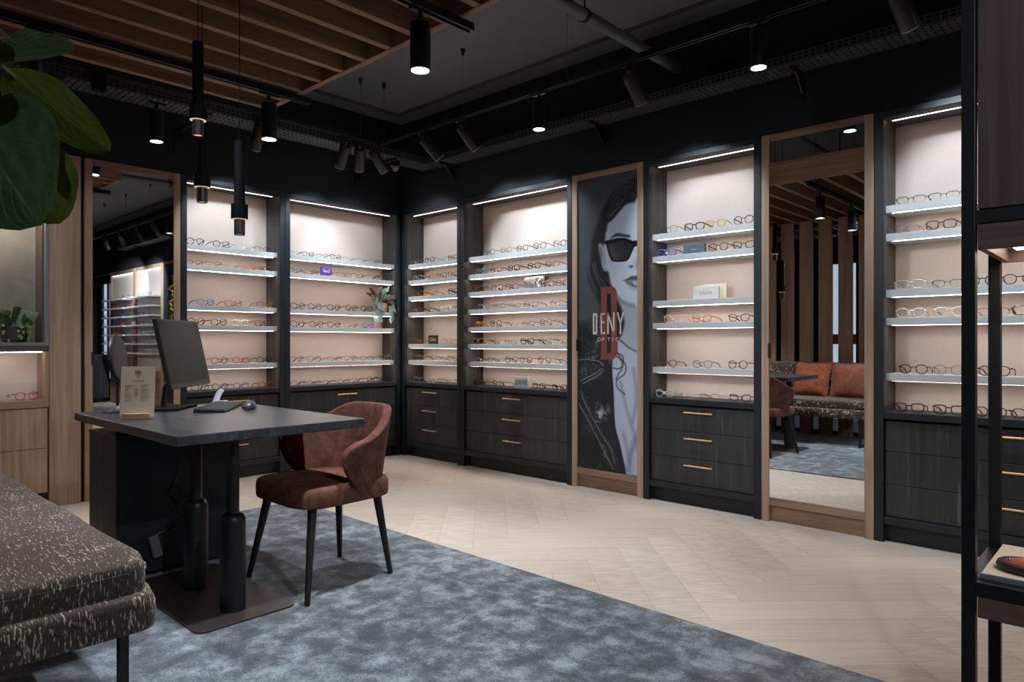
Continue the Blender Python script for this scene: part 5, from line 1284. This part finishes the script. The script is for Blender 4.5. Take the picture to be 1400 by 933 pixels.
# leather case
cx, cy, cz = 5.095, -1.925, .5004
t = thing('leather_case', (cx, cy, cz), 'brown leather spectacle case lying on the display stand tray', 'case')
def casefn(u, v):
    a = 2 * PI * u; k = math.sin(v * PI / 2); h = math.cos(v * PI / 2)
    x, y = sup(a, 2.3, .10, .052)
    return (cx + x * k, cy + y * k, cz + .004 + .030 * h ** .6)
b = MB(); b.grid(casefn, 40, 10, closeu=True); b.grid(lambda u, v: (cx + sup(2 * PI * u, 2.3, .10, .052)[0] * v, cy + sup(2 * PI * u, 2.3, .10, .052)[1] * v, cz + .004 * v), 40, 2, closeu=True)
b.build('pouch', plain('tan_leather', lin(158, 84, 58), .35, bump=.15, bscale=160), t, smooth=70)
b = MB(); b.tube([(cx + sup(2 * PI * i / 48, 2.3, .101, .053)[0], cy + sup(2 * PI * i / 48, 2.3, .101, .053)[1], cz + .012) for i in range(48)], .010, 8, closed=True, flat=1.2)
b.build('rim', plain('dark_leather_rim', lin(58, 40, 32), .5), t, smooth=True)
b = MB(); b.tube([(cx - .05, cy - .046, cz + .014), (cx, cy - .050, cz + .022), (cx + .03, cy - .054, cz + .012)], [.004, .012, .004], 10, flat=.5)
b.build('thumb_notch', plain('case_inside', lin(40, 26, 22), .7), t, smooth=True)
MB().lathe((cx - .083, cy - .01, cz + .026), [(.004, 0), (.005, .002), (.002, .004)], 14, (-.4, -.3, .8)).build('press_stud', plain('chrome_stud', (.7, .7, .7), .2, metal=1), t, smooth=True)

# ------------------------------------------------------------------ seen only in the mirrors
for k, (u0, lab) in enumerate(((6.03, 'oak-framed display cabinet seen in the left mirror, nearer of the pair'), (7.268, 'oak-framed display cabinet seen in the left mirror, further of the pair'))):
    t = thing('display_cabinet', (u0 + .62, .1, 0), lab, 'cabinet', 'built-in display cabinets along the walls')
    a, b_ = u0 + .002, u0 + 1.236
    for q in (a, b_ - .06): MB().box(q, q + .06, 0, .05, 0, TOPZ).build('stile', M['oak'], t, bevel=.002)
    for z0, z1 in ((2.27, TOPZ), (.0, .62)): MB().box(a + .06, b_ - .06, .002, .05, z0, z1).build('rail', M['oakx'], t, bevel=.002)
    MB().box(a + .06, b_ - .06, .03, .06, .62, 2.27).build('back_panel', M['pink'], t)
    MB().box(a + .08, b_ - .08, .012, .022, 2.264, 2.2698).build('led_strip', M['led_top'], t)
    for z in SHZ: MB().box(a + .07, b_ - .07, -.16, .03, z - .022, z).build('shelf', M['shelf'], t, bevel=.001)
    rr = random.Random(k + 2)
    for zi in range(7):
        for j in range(5):
            s_ = rr.choice('rpwqnm'); c_ = rr.choice(['bk', 'db', 'tb', 'gr', 'am', 'cl', 'bl', 'rd'])
            me = GMESH[s_][0]
            o = bpy.data.objects.new('eyeglasses', me); COL.objects.link(o); o.location = (u0 + .15 + j * .235, -.135, SHZ[zi] + .0006)
            o.material_slots[0].link = 'OBJECT'; o.material_slots[0].material = GM[c_]
            tag(o, '%s eyeglasses %s from left, %s shelf of %s oak-framed cabinet in left mirror' % (GC[c_][0].split()[-1], ORD[j], ORD[zi], ('nearer', 'further')[k]), 'glasses', 'eyeglasses seen in the left mirror')
win = emit('shop_window_daylight', (.62, .76, .92), .55)
def window(n, x0, x1, y, z0, z1, band=False):
    d = 1 if y > -1 else -1
    t = bpy.data.objects.new('window_%d' % n, None); COL.objects.link(t); t.location = ((x0 + x1) / 2, y, z0); t['kind'] = 'structure'
    b = MB(); yy = (y - .03, y + .03)
    b.box(x0, x1, *yy, z0, z0 + .05); b.box(x0, x1, *yy, z1 - .05, z1)
    nn = 3
    for i in range(nn + 1): q = x0 + (x1 - x0 - .05) * i / nn; b.box(q, q + .05, *yy, z0 + .05, z1 - .05)
    b.build('window_frame', M['black'], t)
    MB().box(x0 + .05, x1 - .05, y + d * .005, y + d * .012, z0 + .05, z1 - .05).build('window_pane', win, t)
    if band: MB().box(x0 + .06, x1 - .06, y - d * .004, y, 1.05, 1.22).build('window_band', plain('orange_band', lin(196, 108, 66), .6), t)
t = thing('drawer_chest', (9.05, -.2, 0), 'dark drawer chest with brass knobs far off in the left mirror', 'cabinet')
MB().box(8.54, 9.6, -.42, -.006, .08, .86).build('carcass', M['dark'], t, bevel=.003)
for x in (8.6, 9.55):
    for y in (-.38, -.06): MB().box(x - .02, x + .02, y - .02, y + .02, 0, .08).build('leg', M['black'], t)
for i in range(3):
    o = MB().box(8.56, 9.58, -.435, -.42, .10 + .25 * i, .335 + .25 * i).build('drawer', M['dark'], t, bevel=.002)
    for x in (8.8, 9.34): MB().lathe((x, -.435, .22 + .25 * i), [(.006, 0), (.006, .012), (.014, .016), (.012, .024)], 12, (0, -1, 0)).build('knob', M['brass'], o, smooth=True)
window(1, 8.55, 9.6, .20, .35, 2.25)
window(2, 1.15, 2.75, -8.12, .08, 2.45, True)

# ------------------------------------------------------------------ added fill lamps, out of view behind and beside the viewpoint
track('lighting_track', (6.4, -2.9, 2.722), (6.4, -6.5, 2.722), 'added black lighting track for the unseen fill lamps in the aisle', [.2, 1.6, 3.2])
spotlight(6.4, -3.2, 2.722, (2.8, -3.5, .6), 'added unseen bronze-black fill spotlight in the aisle aimed at the bench sofa', True, 110, 60, axis='y')
spotlight(6.4, -4.9, 2.722, (5.5, -2.0, 1.3), 'added unseen bronze-black fill spotlight in the aisle aimed at the display stand', True, 90, 60, axis='y')
spotlight(6.4, -5.9, 2.722, None, 'added lit fill spotlight over the aisle, unseen far behind the viewpoint', True, PD, 84, axis='y')
spotlight(3.092, -4.35, 2.462, (2.45, 0, 1.1), 'added bronze-black fill spotlight under the canopy aimed at the poster wall', True, 95, 38, axis='y')  # this and the next two: lamps added on the canopy tracks to brighten the walls
spotlight(3.092, -3.75, 2.462, (4.0, 0, 1.0), 'added bronze-black fill spotlight under the canopy aimed at the tall mirror', True, 90, 42, axis='y')
spotlight(1.745, -4.3, 2.462, (.0, -2.6, .95), 'added bronze-black fill spotlight under the canopy aimed at the left wall', True, 250, 62, axis='y')
SC.view_settings.exposure = 0.2
for o in list(SC.objects):
    if o.type == 'MESH' and o.parent is None and 'category' not in o and 'kind' not in o: print('UNTAGGED', o.name)
